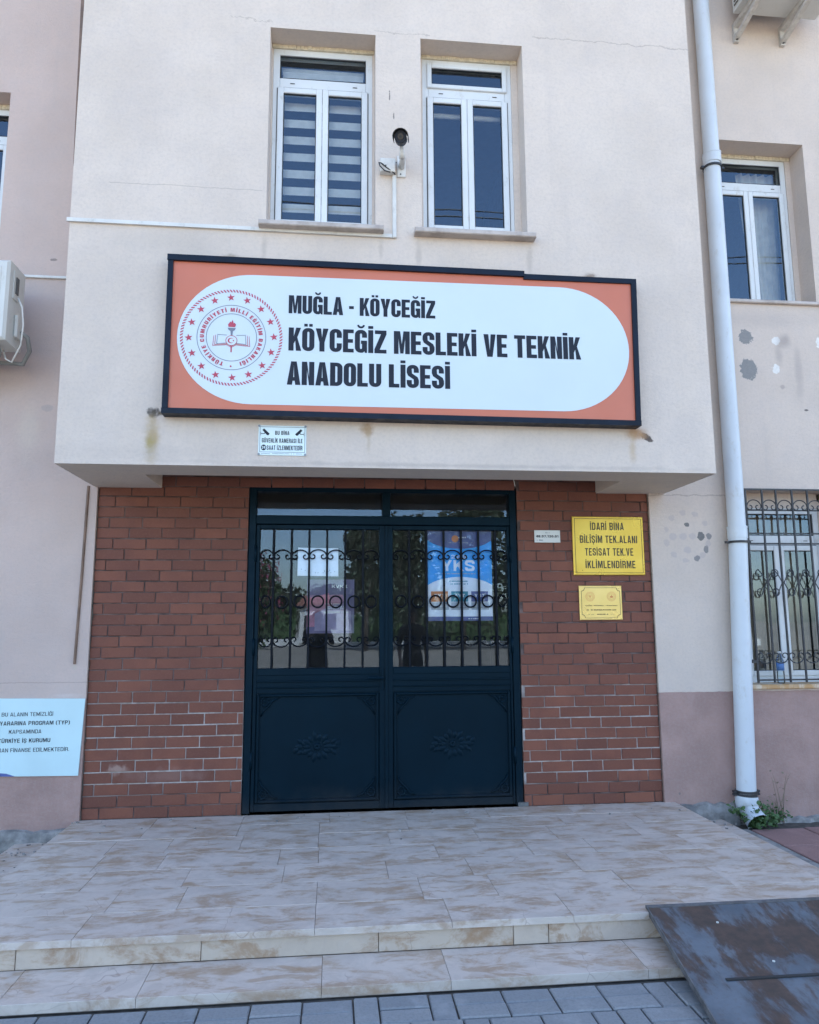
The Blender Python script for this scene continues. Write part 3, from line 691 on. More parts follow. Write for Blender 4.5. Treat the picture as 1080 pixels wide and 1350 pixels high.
# ---- windows
def window(x0, x1, z0, z1, yf, style, lab, sill=None, reveal_y=None):
    """x0..z1: outer frame; yf front of frame"""
    yb = yf+.06; fw = .045
    zt0, zt1 = z1-.315, z1-.225           # transom bar
    m = MB()
    m.box(x0, x0+fw, yf, yb, z0, z1); m.box(x1-fw, x1, yf, yb, z0, z1)
    m.box(x0+fw, x1-fw, yf, yb, z1-fw, z1); m.box(x0+fw, x1-fw, yf, yb, z0, z0+fw*.5); m.box(x0+fw, x1-fw, yf+.002, yb, zt0, zt1, c=.004)
    fr = m.obj('window', M_upvc, B); tag(fr, lab)
    def sash(a, b, c, d, fwid, nm='sash', yy=yf-.014):
        g = MB(); e = .004
        g.box(a, a+fwid, yy, yf+.03, c, d, c=e); g.box(b-fwid, b, yy, yf+.03, c, d, c=e)
        g.box(a+fwid, b-fwid, yy+.0015, yf+.03, d-fwid, d, c=e); g.box(a+fwid, b-fwid, yy+.0015, yf+.03, c, c+fwid, c=e)
        k = .006                            # black gasket round the pane
        g2 = MB(); a2, b2, c2, d2 = a+fwid, b-fwid, c+fwid, d-fwid; ym = yy+.012
        g2.box(a2, a2+k, ym, ym+.01, c2, d2); g2.box(b2-k, b2, ym, ym+.01, c2, d2); g2.box(a2+k, b2-k, ym, ym+.01, c2, c2+k); g2.box(a2+k, b2-k, ym, ym+.01, d2-k, d2)
        g.obj(nm, M_upvc, fr); g2.obj('gasket', M_gasket, fr)
        p = MB(); p.add([(a2, ym+.006, c2), (b2, ym+.006, c2), (b2, ym+.006, d2), (a2, ym+.006, d2)], [(0, 1, 2, 3)])
        p.obj('pane', M_glass, fr)
        return (a2, b2, c2, d2)
    xm = (x0+x1)/2-.003; si = x0+fw-.012; se = x1-fw+.012
    sash(si, xm-.001, z0+.018, zt0+.008, .042); sash(xm+.001, se, z0+.018, zt0+.008, .042)
    if style == 'tilt': sash(si, se, zt1-.006, z1-fw+.012, .034)
    else:
        p = MB(); p.add([(x0+fw, yf+.02, zt1), (x1-fw, yf+.02, zt1), (x1-fw, yf+.02, z1-fw), (x0+fw, yf+.02, z1-fw)], [(0, 1, 2, 3)]); p.obj('pane', M_glass, fr)
        g2 = MB(); k = .007; a2, b2, c2, d2 = x0+fw, x1-fw, zt1, z1-fw; ym = yf+.008
        g2.box(a2, a2+k, ym, ym+.01, c2, d2); g2.box(b2-k, b2, ym, ym+.01, c2, d2); g2.box(a2+k, b2-k, ym, ym+.01, c2, c2+k); g2.box(a2+k, b2-k, ym, ym+.01, d2-k, d2); g2.obj('gasket', M_gasket, fr)
    # dark gap lines and drain slots
    g = MB(); g.box(si-.006, si-.001, yf-.003, yf-.0005, z0+.02, zt0+.006); g.box(se+.001, se+.006, yf-.003, yf-.0005, z0+.02, zt0+.006)
    g.box(si, se, yf-.003, yf-.0005, zt0+.009, zt0+.014)
    for xx in (x0+.12, x1-.14): g.box(xx, xx+.032, yf-.0015, yf+.001, zt0+.045, zt0+.05)
    g.obj('gasket', M_gasket, fr)
    # room behind
    r_ = MB(); a, b, c, d, e = x0-.25, x1+.25, z0-.25, z1+.1, yb+2.2
    r_.add([(a, yb+.003, c), (b, yb+.003, c), (b, e, c), (a, e, c), (a, yb+.003, d), (b, yb+.003, d), (b, e, d), (a, e, d)],
           [(0, 1, 2, 3), (4, 7, 6, 5), (1, 5, 6, 2), (0, 3, 7, 4), (3, 2, 6, 7)])
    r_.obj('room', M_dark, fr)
    return fr
def foam(x0, x1, z1, yy, parent, ox0, ox1, oz1):
    m = MB(); n = 26
    for i in range(n):                      # ragged strip between frame top and reveal
        a = ox0+(ox1-ox0)*i/n; b = ox0+(ox1-ox0)*(i+1)/n; h = random.uniform(-.006, .008)
        m.box(a, b, yy-.012-random.uniform(0, .008), yy+.03, z1+.0015, oz1+.002+0*h, c=.004)
    m.obj('foam_seal', M_foam, parent)
def sillstone(a, b, yfront, yback, z, th, parent, mat):
    m = MB(); m.box(a, b, yfront, yback, z-th, z, c=.006); return m.obj('sill', mat, parent)
yw = -D+.165
w1 = window(-.660, .047, 4.045, 5.424, yw, 'fixed', 'upper bay window with striped roller blind behind the panes')
foam(-.66, .047, 5.424, yw+.0, w1, W1[0]+.001, W1[1]-.001, W1[3]-.001)
w2 = window(.414, 1.073, 4.06, 5.424, yw, 'tilt', 'upper bay window with dark panes and a small tilting top light')
foam(.414, 1.073, 5.424, yw, w2, W2[0]+.001, W2[1]-.001, W2[3]-.001)
for fr, a, b in ((w1, W1, (-.660, .047)), (w2, W2, (.414, 1.073))):
    for u_, v_ in ((a[0]+.0005, b[0]-.001), (b[1]+.001, a[1]-.0005)):   # plaster fillets beside the frame
        m = MB(); m.box(u_, v_, yw-.008, yw+.05, 4.0, 5.423); m.obj('plaster_fillet', M_bay, fr)
s_ = sillstone(-.715, .115, -D-.075, yw+.05, 3.972, .036, w1, M_sill); m = MB(); m.box(-.671, .061, yw-.01, yw+.05, 3.9725, 4.044); m.obj('sill_riser', M_upvc, w1)
s_ = sillstone(.325, 1.163, -D-.075, yw+.05, 3.972, .036, w2, M_sill); m = MB(); m.box(.383, 1.120, yw-.01, yw+.05, 3.9725, 4.059); m.obj('sill_riser', M_upvc, w2)
# zebra blind
z = 4.09
while z < 5.34:
    if not (5.06 < z < 5.15):
        m = MB(); xa, xb = (-.60, -.013)
        ys = yw+.10; dz = .068
        m.add([(xa, ys, z), (xb, ys, z+.004), (xb, ys+.006, z+dz+.004), (xa, ys+.006, z+dz)], [(0, 1, 2, 3)]); m.obj('blind_slat', M_blind, w1)
    z += .132
m = MB(); m.tube([(-.61, yw+.12, 5.345), (-.01, yw+.12, 5.345)], .022, 10); m.obj('blind_roller', M_blind, w1, True)
m = MB(); m.tube([(.40, yw+.11, 5.055), (1.05, yw+.11, 5.055)], .02, 8); m.obj('blind_roller', M_blind, w2, True)
w3 = window(3.04, 3.765, 3.985, 5.375, WY+.20, 'fixed', 'upper window of the right wing with a pale curtain half drawn')
foam(3.04, 3.765, 5.375, WY+.2, w3, RU[0]+.001, RU[1]-.001, RU[3]-.001)
m = MB(); m.box(3.766, RU[1]-.0005, WY+.19, WY+.25, 3.98, 5.374); m.obj('plaster_fillet', M_right, w3); m = MB(); m.box(RU[0]+.0005, 3.039, WY+.19, WY+.25, 3.98, 5.374); m.obj('plaster_fillet', M_right, w3)
sillstone(2.95, 3.99, WY-.03, WY+.25, 3.962, .03, w3, M_sill)
def curtain(xa, xb, za, zb, y, mat, par, amp=.02, n=40):
    m = MB(); vs = []
    for i in range(n+1):
        x = xa+(xb-xa)*i/n; vs += [(x, y+amp*math.sin(i*1.3)+random.uniform(-.004, .004), za), (x-.0, y+amp*math.sin(i*1.3+.4), zb)]
    m.add(vs, [(2*i, 2*i+2, 2*i+3, 2*i+1) for i in range(n)]); return m.obj('curtain', mat, par, True)
c_ = MB(); vs = []
for i in range(25):                          # curtain pulled to one side, hanging in a curve
    f = i/24; vs += [(3.50-.04*math.sin(f*2)+f*.28, WY+.36+.02*math.sin(i*1.4), 3.9), (3.40+f*.38, WY+.36+.02*math.sin(i*1.4+.5), 5.34)]
c_.add(vs, [(2*i, 2*i+2, 2*i+3, 2*i+1) for i in range(24)]); c_.obj('curtain', M_curtain, w3, True)
w4 = window(3.045, 3.775, .875, 2.24, WY+.17, 'fixed', 'ground floor window of the right wing behind its iron grille')
m = MB(); m.box(3.776, RL[1]-.0005, WY+.16, WY+.22, .86, 2.3); m.obj('plaster_fillet', M_right, w4); m = MB(); m.box(RL[0]+.0005, 3.044, WY+.16, WY+.22, .86, 2.3); m.obj('plaster_fillet', M_right, w4); m = MB(); m.box(3.045, 3.775, WY+.163, WY+.22, 2.241, 2.364); m.obj('plaster_fillet', M_right, w4)
sillstone(2.975, 3.90, WY-.035, WY+.22, .845, .035, w4, M_sill2)
m = MB(); m.box(3.045, 3.775, WY+.16, WY+.22, .8455, .874); m.obj('sill_riser', M_upvc, w4)
curtain(3.08, 3.75, .9, 2.2, WY+.33, M_curtain2, w4, .012)
w5 = window(-3.50, -2.745, 3.985, 5.385, WY+.16, 'fixed', 'window of the left wing cut off by the left edge of the photo')
foam(-3.5, -2.745, 5.385, WY+.16, w5, LW[0]+.001, LW[1]-.001, LW[3]-.001)
sillstone(-3.7, -2.70, WY-.04, WY+.22, 3.956, .03, w5, M_sill)

# ---- iron grille of the ground floor window
def scroll_pts(w_, h, curl, flip=1, n=14):
    """arch from curl to curl, open below (flip=1)"""
    pts = []; hw = w_/2
    for i in range(9): a = R(300-i*52); rr = curl*(.35+.65*i/8); pts.append((-hw+curl*1.0+rr*math.cos(a), rr*math.sin(a)))
    # finish on the left side, climb the arch
    left = [(-hw+.0, .0)]
    arch = [(hw*math.cos(PI-PI*i/n), h*math.sin(PI*i/n)) for i in range(n+1)]
    curlL = [(-hw+curl+curl*(1-.6*i/12)*math.cos(PI+1.55*PI*i/12), curl*(1-.6*i/12)*math.sin(PI+1.55*PI*i/12)) for i in range(13)][::-1]
    curlR = [(-x, z) for x, z in curlL[::-1]]
    p = curlL[:-1]+arch+curlR[1:]
    return [(x, z*flip) for x, z in p]
def scroll_mesh(w_, h, curl, flip, r, mat, name='scroll', n=5):
    m = MB(); m.tube([(x, 0, z) for x, z in scroll_pts(w_, h, curl, flip)], r, n); return m.data(name, mat, True)
def ring_mesh(rad, r, mat, name='ring'):
    m = MB(); pts = [(rad*math.cos(2*PI*i/20), 0, rad*math.sin(2*PI*i/20)) for i in range(21)]; m.tube(pts, r, 6, cap=False); return m.data(name, mat, True)
def place(me, name, par, x, y, z, rot=(0, 0, 0)):
    o = bpy.data.objects.new(name, me); COL.objects.link(o); o.parent = par; o.location = Vector((x, y, z)); o.rotation_euler = rot; return o
gy = WY-.055
gm = MB(); GX0, GX1 = 3.025, 3.925
def bar(m, xa, xb, za, zb, y, t=.006): m.box(xa, xb, y-t, y+t, za, zb)
bar(gm, GX0-.007, GX0+.007, .86, 2.362, gy, .007); bar(gm, GX1-.007, GX1+.007, .86, 2.362, gy, .007)
bar(gm, GX0+.007, GX1-.007, 2.35, 2.362, gy)
grille = gm.obj('window_grille', M_iron2, B)
hb = MB(); hb.box(0, GX1-GX0-.014, -.0045, .0045, -.006, .006); hbm = hb.data('rail', M_iron2)
for z in (2.19, 2.005, 1.925, .88): place(hbm, 'rail', grille, GX0+.007, gy+.004, z)
vb = MB(); vb.box(-.006, .006, -.006, .006, 0, 1.488); vbm = vb.data('bar', M_iron2)
NB = 7; sp = (GX1-GX0)/NB
for i in range(1, NB): place(vbm, 'bar', grille, GX0+sp*i, gy-.0065, .861, (0, random.uniform(-.006, .006), 0))
sm_ = scroll_mesh(sp*.92, .055, .027, 1, .0045, M_iron2)
sm2 = scroll_mesh(sp*.92, .055, .027, -1, .0045, M_iron2)
for i in range(NB):
    place(sm_, 'scroll', grille, GX0+sp*(i+.5), gy-.004, 2.215)
    place(sm2, 'scroll', grille, GX0+sp*(i+.5), gy-.004, 1.06)
cv = MB(); cv.tube([(x*1.0, 0, z) for x, z in [(.055+.028*math.cos(R(t)), .075+.028*math.sin(R(t))) for t in range(-150, 100, 25)] + [(.03, .06), (0, .0), (.03, -.06)] + [(.055+.028*math.cos(R(t)), -.075+.028*math.sin(R(t))) for t in range(-100, 150, 25)]], .0045, 5); cvm = cv.data('scroll', M_iron2, True)
for i in range(1, NB, 1):
    o = place(cvm, 'scroll', grille, GX0+sp*i+(.008 if i % 2 else -.008), gy-.008, 1.62, (0, 0, 0 if i % 2 else PI))
    o = place(cvm, 'scroll', grille, GX0+sp*i-(.008 if i % 2 else -.008), gy-.008, 1.62, (0, 0, PI if i % 2 else 0))
lug = MB(); lug.box(-.03, 0, -.006, .05, -.012, .012); lm = lug.data('fixing_lug', M_iron2)
for z in (2.26, 1.02): place(lm, 'fixing_lug', grille, GX0-.007, gy, z)

# ---- entrance double door
XL, XR, ZT = -.826, 1.200, 2.352
dy = .012                                    # front of the fixed frame
dm = MB()
dm.box(XL, XL+.052, dy, dy+.10, 0.002, ZT, c=.004); dm.box(XR-.052, XR, dy, dy+.10, 0.002, ZT, c=.004)
dm.box(XL+.052, XR-.052, dy, dy+.10, 2.308, ZT, c=.004); dm.box(XL+.052, XR-.052, dy, dy+.10, 2.062, 2.128, c=.004)
dm.box(.166, .228, dy, dy+.10, 2.128, 2.308, c=.004)
door = dm.obj('door', M_doorp, B); tag(door, 'dark navy double leaf entrance door with barred glass')
for a, b in ((XL+.052, .166), (.228, XR-.052)):
    p = MB(); p.add([(a, dy+.05, 2.128), (b, dy+.05, 2.128), (b, dy+.05, 2.308), (a, dy+.05, 2.308)], [(0, 1, 2, 3)]); p.obj('pane', M_glass_d, door)
leaves = ((XL+.055, .193), (.201, XR-.055))
glass = ((-.744, .144), (.246, 1.126))
barsx = ((-.643, -.511, -.380, -.247, -.112, .022), (.371, .503, .635, .769, .903, 1.036))
scT = scroll_mesh(.124, .048, .0235, 1, .0052, M_iron); scB = scroll_mesh(.124, .048, .0235, -1, .0052, M_iron); rgm = ring_mesh(.043, .0065, M_iron)
bm_ = MB(); bm_.box(-.0075, .0075, -.0075, .0075, 0, 1.035); bmm = bm_.data('bar', M_iron)
def leafy(mb, cx, cz, rx, rz, y, seed):
    """cast acanthus ornament: curled leaf lobes round a boss"""
    rr = random.Random(seed)
    def lobe(x, z, a, L, w_, h):
        ca, sa = math.cos(a), math.sin(a); vs = []
        prof = [(0, .25), (.25, .8), (.5, 1), (.75, .7), (1, 0.05)]
        for t_, wd in prof:
            for s in (-1, 0, 1):
                lx = t_*L; lz = s*wd*w_; hh = h*.6*(.5+.9*math.sin(t_*PI)) if s == 0 else .001
                vs.append((x+lx*ca-lz*sa, y-hh, z+lx*sa+lz*ca))
        fs = []
        for i in range(4):
            for k in range(2): q_ = i*3+k; fs.append((q_, q_+3, q_+4, q_+1))
        mb.add(vs, fs)
    for i in range(14):
        a = 2*PI*i/14; px, pz = cx+rx*.30*math.cos(a), cz+rz*.42*math.sin(a)
        lobe(px, pz, a, rx*.30 if i % 2 else rx*.42, rz*.20, .012)
    for s in (-1, 1):
        for k in range(3): lobe(cx+s*rx*(.45+.16*k), cz, (0 if s > 0 else PI)+(-.9, 0, .9)[k], rx*.34, rz*.2, .011)
        lobe(cx+s*rx*.6, cz+rz*.25, (PI*.8 if s < 0 else PI*.2), rx*.3, rz*.16, .011); lobe(cx+s*rx*.6, cz-rz*.25, -(PI*.8 if s < 0 else PI*.2), rx*.3, rz*.16, .011)
    for i in range(8):
        a = 2*PI*i/8+.2; lobe(cx, cz, a, rx*.17, rz*.13, .016)
ly = dy+.012
for li in range(2):
    a, b = leaves[li]; g0, g1 = glass[li]
    m = MB()                                 # leaf framework; panels and mouldings below
    zb = .012
    m.box(a, g0, ly, ly+.05, zb, 2.058, c=.003); m.box(g1, b, ly, ly+.05, zb, 2.058, c=.003)
    m.box(g0, g1, ly, ly+.05, 2.026, 2.058, c=.003); m.box(g0, g1, ly, ly+.05, .955, 1.004, c=.003); m.box(g0, g1, ly+.006, ly+.05, .83, .955)
    m.box(g0, g1, ly, ly+.05, zb, .065, c=.003)
    m.obj('leaf', M_doorp, door)
    m = MB(); m.box(g0-.0, g1, ly+.014, ly+.03, .065, .83); m.obj('panel', M_doorp, door)
    m = MB(); mw = .02                       # raised moulding round the panel, with notched corners
    x0_, x1_, z0_, z1_ = g0+.004, g1-.004, .07, .822
    m.box(x0_, x0_+mw, ly-.006, ly+.013, z0_, z1_, c=.006); m.box(x1_-mw, x1_, ly-.006, ly+.013, z0_, z1_, c=.006)
    m.box(x0_+mw, x1_-mw, ly-.006, ly+.013, z1_-mw, z1_, c=.006); m.box(x0_+mw, x1_-mw, ly-.006, ly+.013, z0_, z0_+mw, c=.006)
    m.box(g0, g1, ly-.004, ly+.005, .905, .918, c=.003); m.box(g0, g1, ly-.004, ly+.005, .862, .872, c=.003)
    m.obj('moulding', M_doorp, door)
    cxm = (-.305, .683)[li]
    m = MB(); leafy(m, cxm, .447, .17, .10, ly+.0135, 3)
    o = m.obj('rosette', M_doorp, door, True)
    for sx, cx_ in ((1, x0_+.035), (-1, x1_-.035)):
        for sz, cz_ in ((-1, z1_-.035), (1, z0_+.035)):
            m = MB(); leafy(m, cx_+sx*.02, cz_+sz*.02, .055, .045, ly+.013, 5)
            m.tube([(cx_+sx*.12, ly+.008, cz_-sz*.005), (cx_+sx*.08, ly+.004, cz_+sz*.01), (cx_+sx*.05, ly+.004, cz_+sz*.05), (cx_+sx*.015, ly+.004, cz_+sz*.08), (cx_-sx*.005, ly+.008, cz_+sz*.12)], .006, 6)
            m.obj('corner_ornament', M_doorp, door, True)
    p = MB(); yg = ly+.034; p.add([(g0, yg, 1.004), (g1, yg, 1.004), (g1, yg, 2.026), (g0, yg, 2.026)], [(0, 1, 2, 3)]); p.obj('pane', M_glass_d, door)
    bx = barsx[li]; yb_ = ly+.010
    for x in bx: place(bmm, 'bar', door, x, yb_, .997)
    e = [g0]+list(bx)+[g1]
    for i in range(7):
        mx = (e[i]+e[i+1])/2
        k = (e[i+1]-e[i])/.132
        for me_, nm, z in ((scT, 'scroll', 1.823), (scB, 'scroll', 1.205), (rgm, 'ring', 1.486)):
            o = place(me_, nm, door, mx, yb_, z+random.uniform(-.003, .003)); o.scale = (k, 1, 1 if nm == 'scroll' else 1)
# astragal, handle plate and hinges
m = MB(); m.box(.185, .209, ly-.012, ly-.0005, .012, 2.058, c=.004); m.obj('astragal', M_doorp, door)
m = MB(); m.box(.158, .178, ly-.008, ly-.0005, .84, 1.0, c=.003); m.tube([(.168, ly-.008, .93), (.168, ly-.05, .93)], .008, 8); m.tube([(.168, ly-.05, .93), (.06, ly-.055, .932)], .009, 8); m.obj('handle', M_doorp, door)
for x in (XL+.053, XR-.053):
    for z in (.3, 1.1, 1.78): m = MB(); m.tube([(x, ly-.006, z), (x, ly-.006, z+.12)], .011, 8); m.obj('hinge', M_doorp, door, True)
m = MB(); m.box(XR-.045, XR+.03, dy-.02, dy-.001, .002, .03); m.obj('door_stop', M_bolt, door)
m = MB()                                     # hallway behind
a, b, c, d, y0_, e_ = XL-.6, XR+.8, -.01, 2.7, dy+.11, 4.8
m.add([(a, y0_, c), (b, y0_, c), (b, e_, c), (a, e_, c), (a, y0_, d), (b, y0_, d), (b, e_, d), (a, e_, d)], [(0, 1, 2, 3), (4, 7, 6, 5), (1, 5, 6, 2), (0, 3, 7, 4), (3, 2, 6, 7)])
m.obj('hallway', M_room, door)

# ================================================================== BRICK PIERS
CH, BM = .0778, .2325; MJ = .0078
def brick_mesh(name, L, seed):
    r_ = random.Random(seed); m = MB(); m.box(0, L, 0, .022, 0, CH-MJ, c=.0022)
    for i in range(4, 12):
        a_ = .0011; x_, y_, z_ = m.v[i]; m.v[i] = (x_+r_.uniform(-a_, a_), y_+r_.uniform(-.0006, .0010), z_+r_.uniform(-a_, a_)*1.2)
    if seed % 3 == 0:
        k = 8+seed % 4; x_, y_, z_ = m.v[k]; m.v[k] = (x_+(.007 if x_ < L/2 else -.007), y_+.001, z_+(.006 if z_ < CH/2 else -.006))
    return m.data(name, M_brick)
BR_M = [brick_mesh('brick', BM-MJ, k) for k in range(9)]
def brick_wall(x0, x1, label, zmax=2.56, phase=0, extra=None, tip=0):
    t = thing('brick_wall', label, 'brick wall', ((x0+x1)/2, 0, 0))
    m = MB(); m.box(x0, x1, .0065, .14, -.02, zmax)
    if extra: m.box(extra[0], extra[1], .0065, .14, extra[2], zmax)
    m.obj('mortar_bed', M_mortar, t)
    n = 0; row = 0; z = .004
    while z < zmax-.03:
        spans = [(x0, x1)]
        if extra and z+.02 > extra[2]-.02:
            spans = [(x0, extra[1])] if extra[0] >= x1-.01 else [(extra[0], x1)]
        for (a, b) in spans:
            x = x0-[0.115, .0, .15, .035][row % 4]+random.uniform(-.007, .007)+phase
            while x < b-.02:
                xs, xe = max(x, a), min(x+BM-MJ, b-.002)
                if extra and extra[2]-.001 > z and xs >= (extra[0] if extra[0] > x1-.1 else -99) and False: pass
                if xe-xs > .02:
                    o = bpy.data.objects.new('brick', random.choice(BR_M)); COL.objects.link(o); o.parent = t
                    o.location = Vector((xs, random.uniform(-.0024, .0024), z+random.uniform(-.0016, .0016)))-Vector(t.location)
                    o.scale = ((xe-xs)/(BM-MJ), 1, 1); o.rotation_euler = (random.uniform(-.02, .02), random.uniform(-.0035, .0035), random.uniform(-.006, .006)); n += 1
                x += BM
        z += CH; row += 1
    return t, n
bl, nl = brick_wall(-1.908, XL-.004, 'red brick wall left of the dark double door, running on above it', extra=(XL-.004, XR+.004, 2.356))
br, nr_ = brick_wall(XR+.006, 2.254, 'red brick wall right of the dark double door, carrying the yellow signs', phase=-.06)

def ragged(x, sgn, lab):  # ragged dark strip painted in for the shaded gap between plaster and brick
    m = MB(); n = 70; vs = []; r_ = random.Random(int(abs(x)*100))
    for i in range(n+1):
        z_ = .0+2.31*i/n; w_ = max(.0015, r_.gauss(.0045, .003)); vs += [(x, -.004, z_), (x+sgn*w_, -.006, z_)]
    m.add(vs, [(2*i, 2*i+1, 2*i+3, 2*i+2) if sgn > 0 else (2*i, 2*i+2, 2*i+3, 2*i+1) for i in range(n)])
    return m
ragged(-1.9095, 1, '').obj('dark_gap_strip', M_soil, bl); ragged(2.2555, -1, '').obj('dark_gap_strip', M_soil, br)

# ================================================================== ENTRANCE TERRACE
T = thing('entrance_terrace', 'low stone slab terrace with two steps in front of the double door', 'steps', (0.2, -1.0, GZ))
TX0, TX1, TY = -1.942, 2.338, -2.022
m = MB(); m.box(TX0+.03, TX1-.03, TY+.035, -.0, GZ-.1, -.034); m.box(-2.29, 2.655, -2.285, TY+.05, GZ-.1, -.150); m.box(-2.29, TX0+.05, TY+.05, -.06, GZ-.1, -.150); m.box(TX1-.05, 2.655, TY+.05, -.06, GZ-.1, -.150)
m.obj('core', M_grout, T)
nslab = 0
def slab(x0, x1, y0, y1, zt, th, nm='slab', mat=M_slab, edgef=False, j=.0009):
    m = MB(); x0 += j; x1 -= j; y0 += j if not edgef else 0; y1 -= j; c = .0011
    zt += random.uniform(-.0012, .0012)
    vs = [(x0, y0, zt-th), (x1, y0, zt-th), (x1, y1, zt-th), (x0, y1, zt-th), (x0, y0, zt-c), (x1, y0, zt-c), (x1, y1, zt-c), (x0, y1, zt-c),
          (x0+c, y0+c, zt), (x1-c, y0+c, zt), (x1-c, y1-c, zt), (x0+c, y1-c, zt)]
    m.add(vs, [(0, 1, 2, 3), (1, 2, 6, 5), (2, 3, 7, 6), (3, 0, 4, 7), (8, 9, 10, 11), (5, 6, 10, 9), (6, 7, 11, 10), (7, 4, 8, 11)], mat)
    m.add([vs[i] for i in (0, 1, 5, 4)], [(0, 1, 2, 3)], M_edge if edgef else mat)
    m.add([vs[i] for i in (4, 5, 9, 8)], [(0, 1, 2, 3)], M_edge if edgef else mat)
    return m.obj(nm, None, T)
rows = [-.002, -.26, -.52, -.82, -1.12, -1.42, -1.73, TY]
cuts = {6: [-1.30, -.27, .343, .905, 1.48], 0: [-1.39, -.80, -.2, .33, .9, 1.5], 1: [-1.39, -.80, -.28, .30, .75, 1.35, 1.9], 2: [-1.52, -1.17, -.745, -.28, .15, .72, 1.2, 1.75],
        3: [-1.50, -1.15, -.49, -.27, .42, .96, 1.35, 1.95], 4: [-1.46, -.96, -.45, .10, .56, 1.16, 1.7], 5: [-1.25, -.92, -.27, .25, .62, 1.3, 1.85]}
for i in range(7):
    xs = [TX0]+[c+random.uniform(-.01, .01) if i != 6 else c for c in cuts[i]]+[TX1]
    for a, b in zip(xs[:-1], xs[1:]):
        slab(a, b, rows[i+1], rows[i], 0, .029, edgef=(i == 6))
rz = [-2.3, -1.53, -.76, .013, .626, .79, 1.5, 2.335]
rz[0] = TX0+.02
for a, b in zip(rz[:-1], rz[1:]):
    m = MB(); m.box(a+.0015, b-.0015, TY+.018+random.uniform(-.0015, .0015), TY+.034, -.117, -.0305, c=.002); m.obj('riser', M_riser, T)
for a, b in ((-1.98, -1.35), (-1.35, -.7), (-.7, -.05)):  # side risers left and right
    m = MB(); m.box(TX1-.034, TX1-.018, a+.001, b-.001, -.117, -.0305); m.obj('riser', M_riser, T)
    m = MB(); m.box(TX0+.018, TX0+.034, a+.001, b-.001, -.117, -.0305); m.obj('riser', M_riser, T)
tx = [-2.30, -1.485, -.958, -.235, .292, 1.13, 1.75, 2.665]
for a, b in zip(tx[:-1], tx[1:]): slab(a, b, -2.302, TY+.016, -.1175, .0375, nm='tread', edgef=True)
for sx in (0, 1):
    a, b = ((-2.30, TX0+.015), (TX1-.015, 2.665))[sx]; yy = -.06
    while yy > -2.0:
        y2 = max(yy-random.choice([.5, .62, .7]), TY+.016)
        if y2-(TY+.016) < .2: y2 = TY+.016
        slab(a, b, y2, yy, -.1175, .034, nm='tread'); yy = y2
        if yy <= TY+.017: break
# black drilled spots in the left side ledge
m = MB()
for i in range(26):
    x = random.uniform(-2.27, -1.96); y = random.uniform(-1.0, -.1); r_ = random.uniform(.004, .010)
    z_ = -.1155 if x < TX0 else .0; m.add([(x+r_*math.cos(k)*1.0, y+r_*math.sin(k), -.1150) for k in (0, .9, 1.8, 2.7, 3.6, 4.5, 5.4)], [tuple(range(7))])
m.obj('spots', M_gasket, T)
# crumbs of mortar and litter at the back corners
m = MB()
for i in range(70):
    x = random.choice([random.uniform(-2.25, -1.9), random.uniform(2.3, 2.7), random.uniform(-1.9, 2.3)]); y = -random.expovariate(9)-.03 if abs(x) < 1.95 else random.uniform(-.35, -.05)
    zz = .0012 if TX0 < x < TX1 else -.115; s_ = random.uniform(.003, .010); a_ = random.uniform(0, 3)
    m.box(x-s_, x+s_, y-s_*.7, y+s_*.7, zz-.002, zz+s_*.8, rot=(Matrix.Rotation(a_, 3, 'Z'), (x, y, zz)))
o = m.obj('mortar_crumbs', M_conc); tag(o, kind='stuff', label='mortar crumbs and grit scattered along the wall on the terrace', cat='debris')

# ================================================================== METAL RAMP
rx0, rx1 = 1.268, 2.62; za, zb_ = .012, GZ+.006; ya, yb2 = -2.005, -2.90
rp = thing('metal_ramp', 'rusty blue grey steel ramp plate laid over the right end of the steps', 'ramp', (1.9, -2.6, GZ))
m = MB(); SK = .078
th = .006
m.add([(rx0, ya, za), (rx1, ya, za), (rx1, yb2, zb_), (rx0-SK, yb2, zb_), (rx0, ya, za-th), (rx1, ya, za-th), (rx1, yb2, zb_-th), (rx0-SK, yb2, zb_-th)],
      [(3, 2, 1, 0), (4, 5, 6, 7), (0, 4, 7, 3), (1, 2, 6, 5), (3, 7, 6, 2), (0, 1, 5, 4)])
m.obj('plate', M_ramp, rp)
sl = (zb_-za)/(yb2-ya)
def onramp(y, dz): return za+(y-ya)*sl+dz
m = MB()                                   # angle iron along the left edge and top edge
def strip(xa, xb, y0, y1, d0, d1):
    m.add([(xa, y0, onramp(y0, d0)), (xb, y0, onramp(y0, d0)), (xb, y1, onramp(y1, d0)), (xa, y1, onramp(y1, d0)),
           (xa, y0, onramp(y0, d1)), (xb, y0, onramp(y0, d1)), (xb, y1, onramp(y1, d1)), (xa, y1, onramp(y1, d1))],
          [(0, 3, 2, 1), (4, 5, 6, 7), (0, 1, 5, 4), (1, 2, 6, 5), (2, 3, 7, 6), (3, 0, 4, 7)])
m.add([(rx0-.006-f*SK, y_, onramp(y_, d_)) for y_, f in ((ya, 0), (yb2, 1)) for d_ in (-.026, .002)]+[(rx0-.0005-f*SK, y_, onramp(y_, d_)) for y_, f in ((ya, 0), (yb2, 1)) for d_ in (-.026, .002)],
      [(0, 1, 3, 2), (4, 6, 7, 5), (1, 5, 7, 3), (0, 2, 6, 4), (0, 4, 5, 1), (2, 3, 7, 6)])
m.obj('edge_angle', M_rampedge, rp)
m = MB(); strip(rx0-.006, rx1, ya+.0005, ya+.022, -.010, .003); m.obj('top_angle', M_rampedge, rp)
m = MB(); strip(1.36, 2.0, -2.522, -2.510, .001, .006); m.obj('weld_bar', M_gasket, rp)
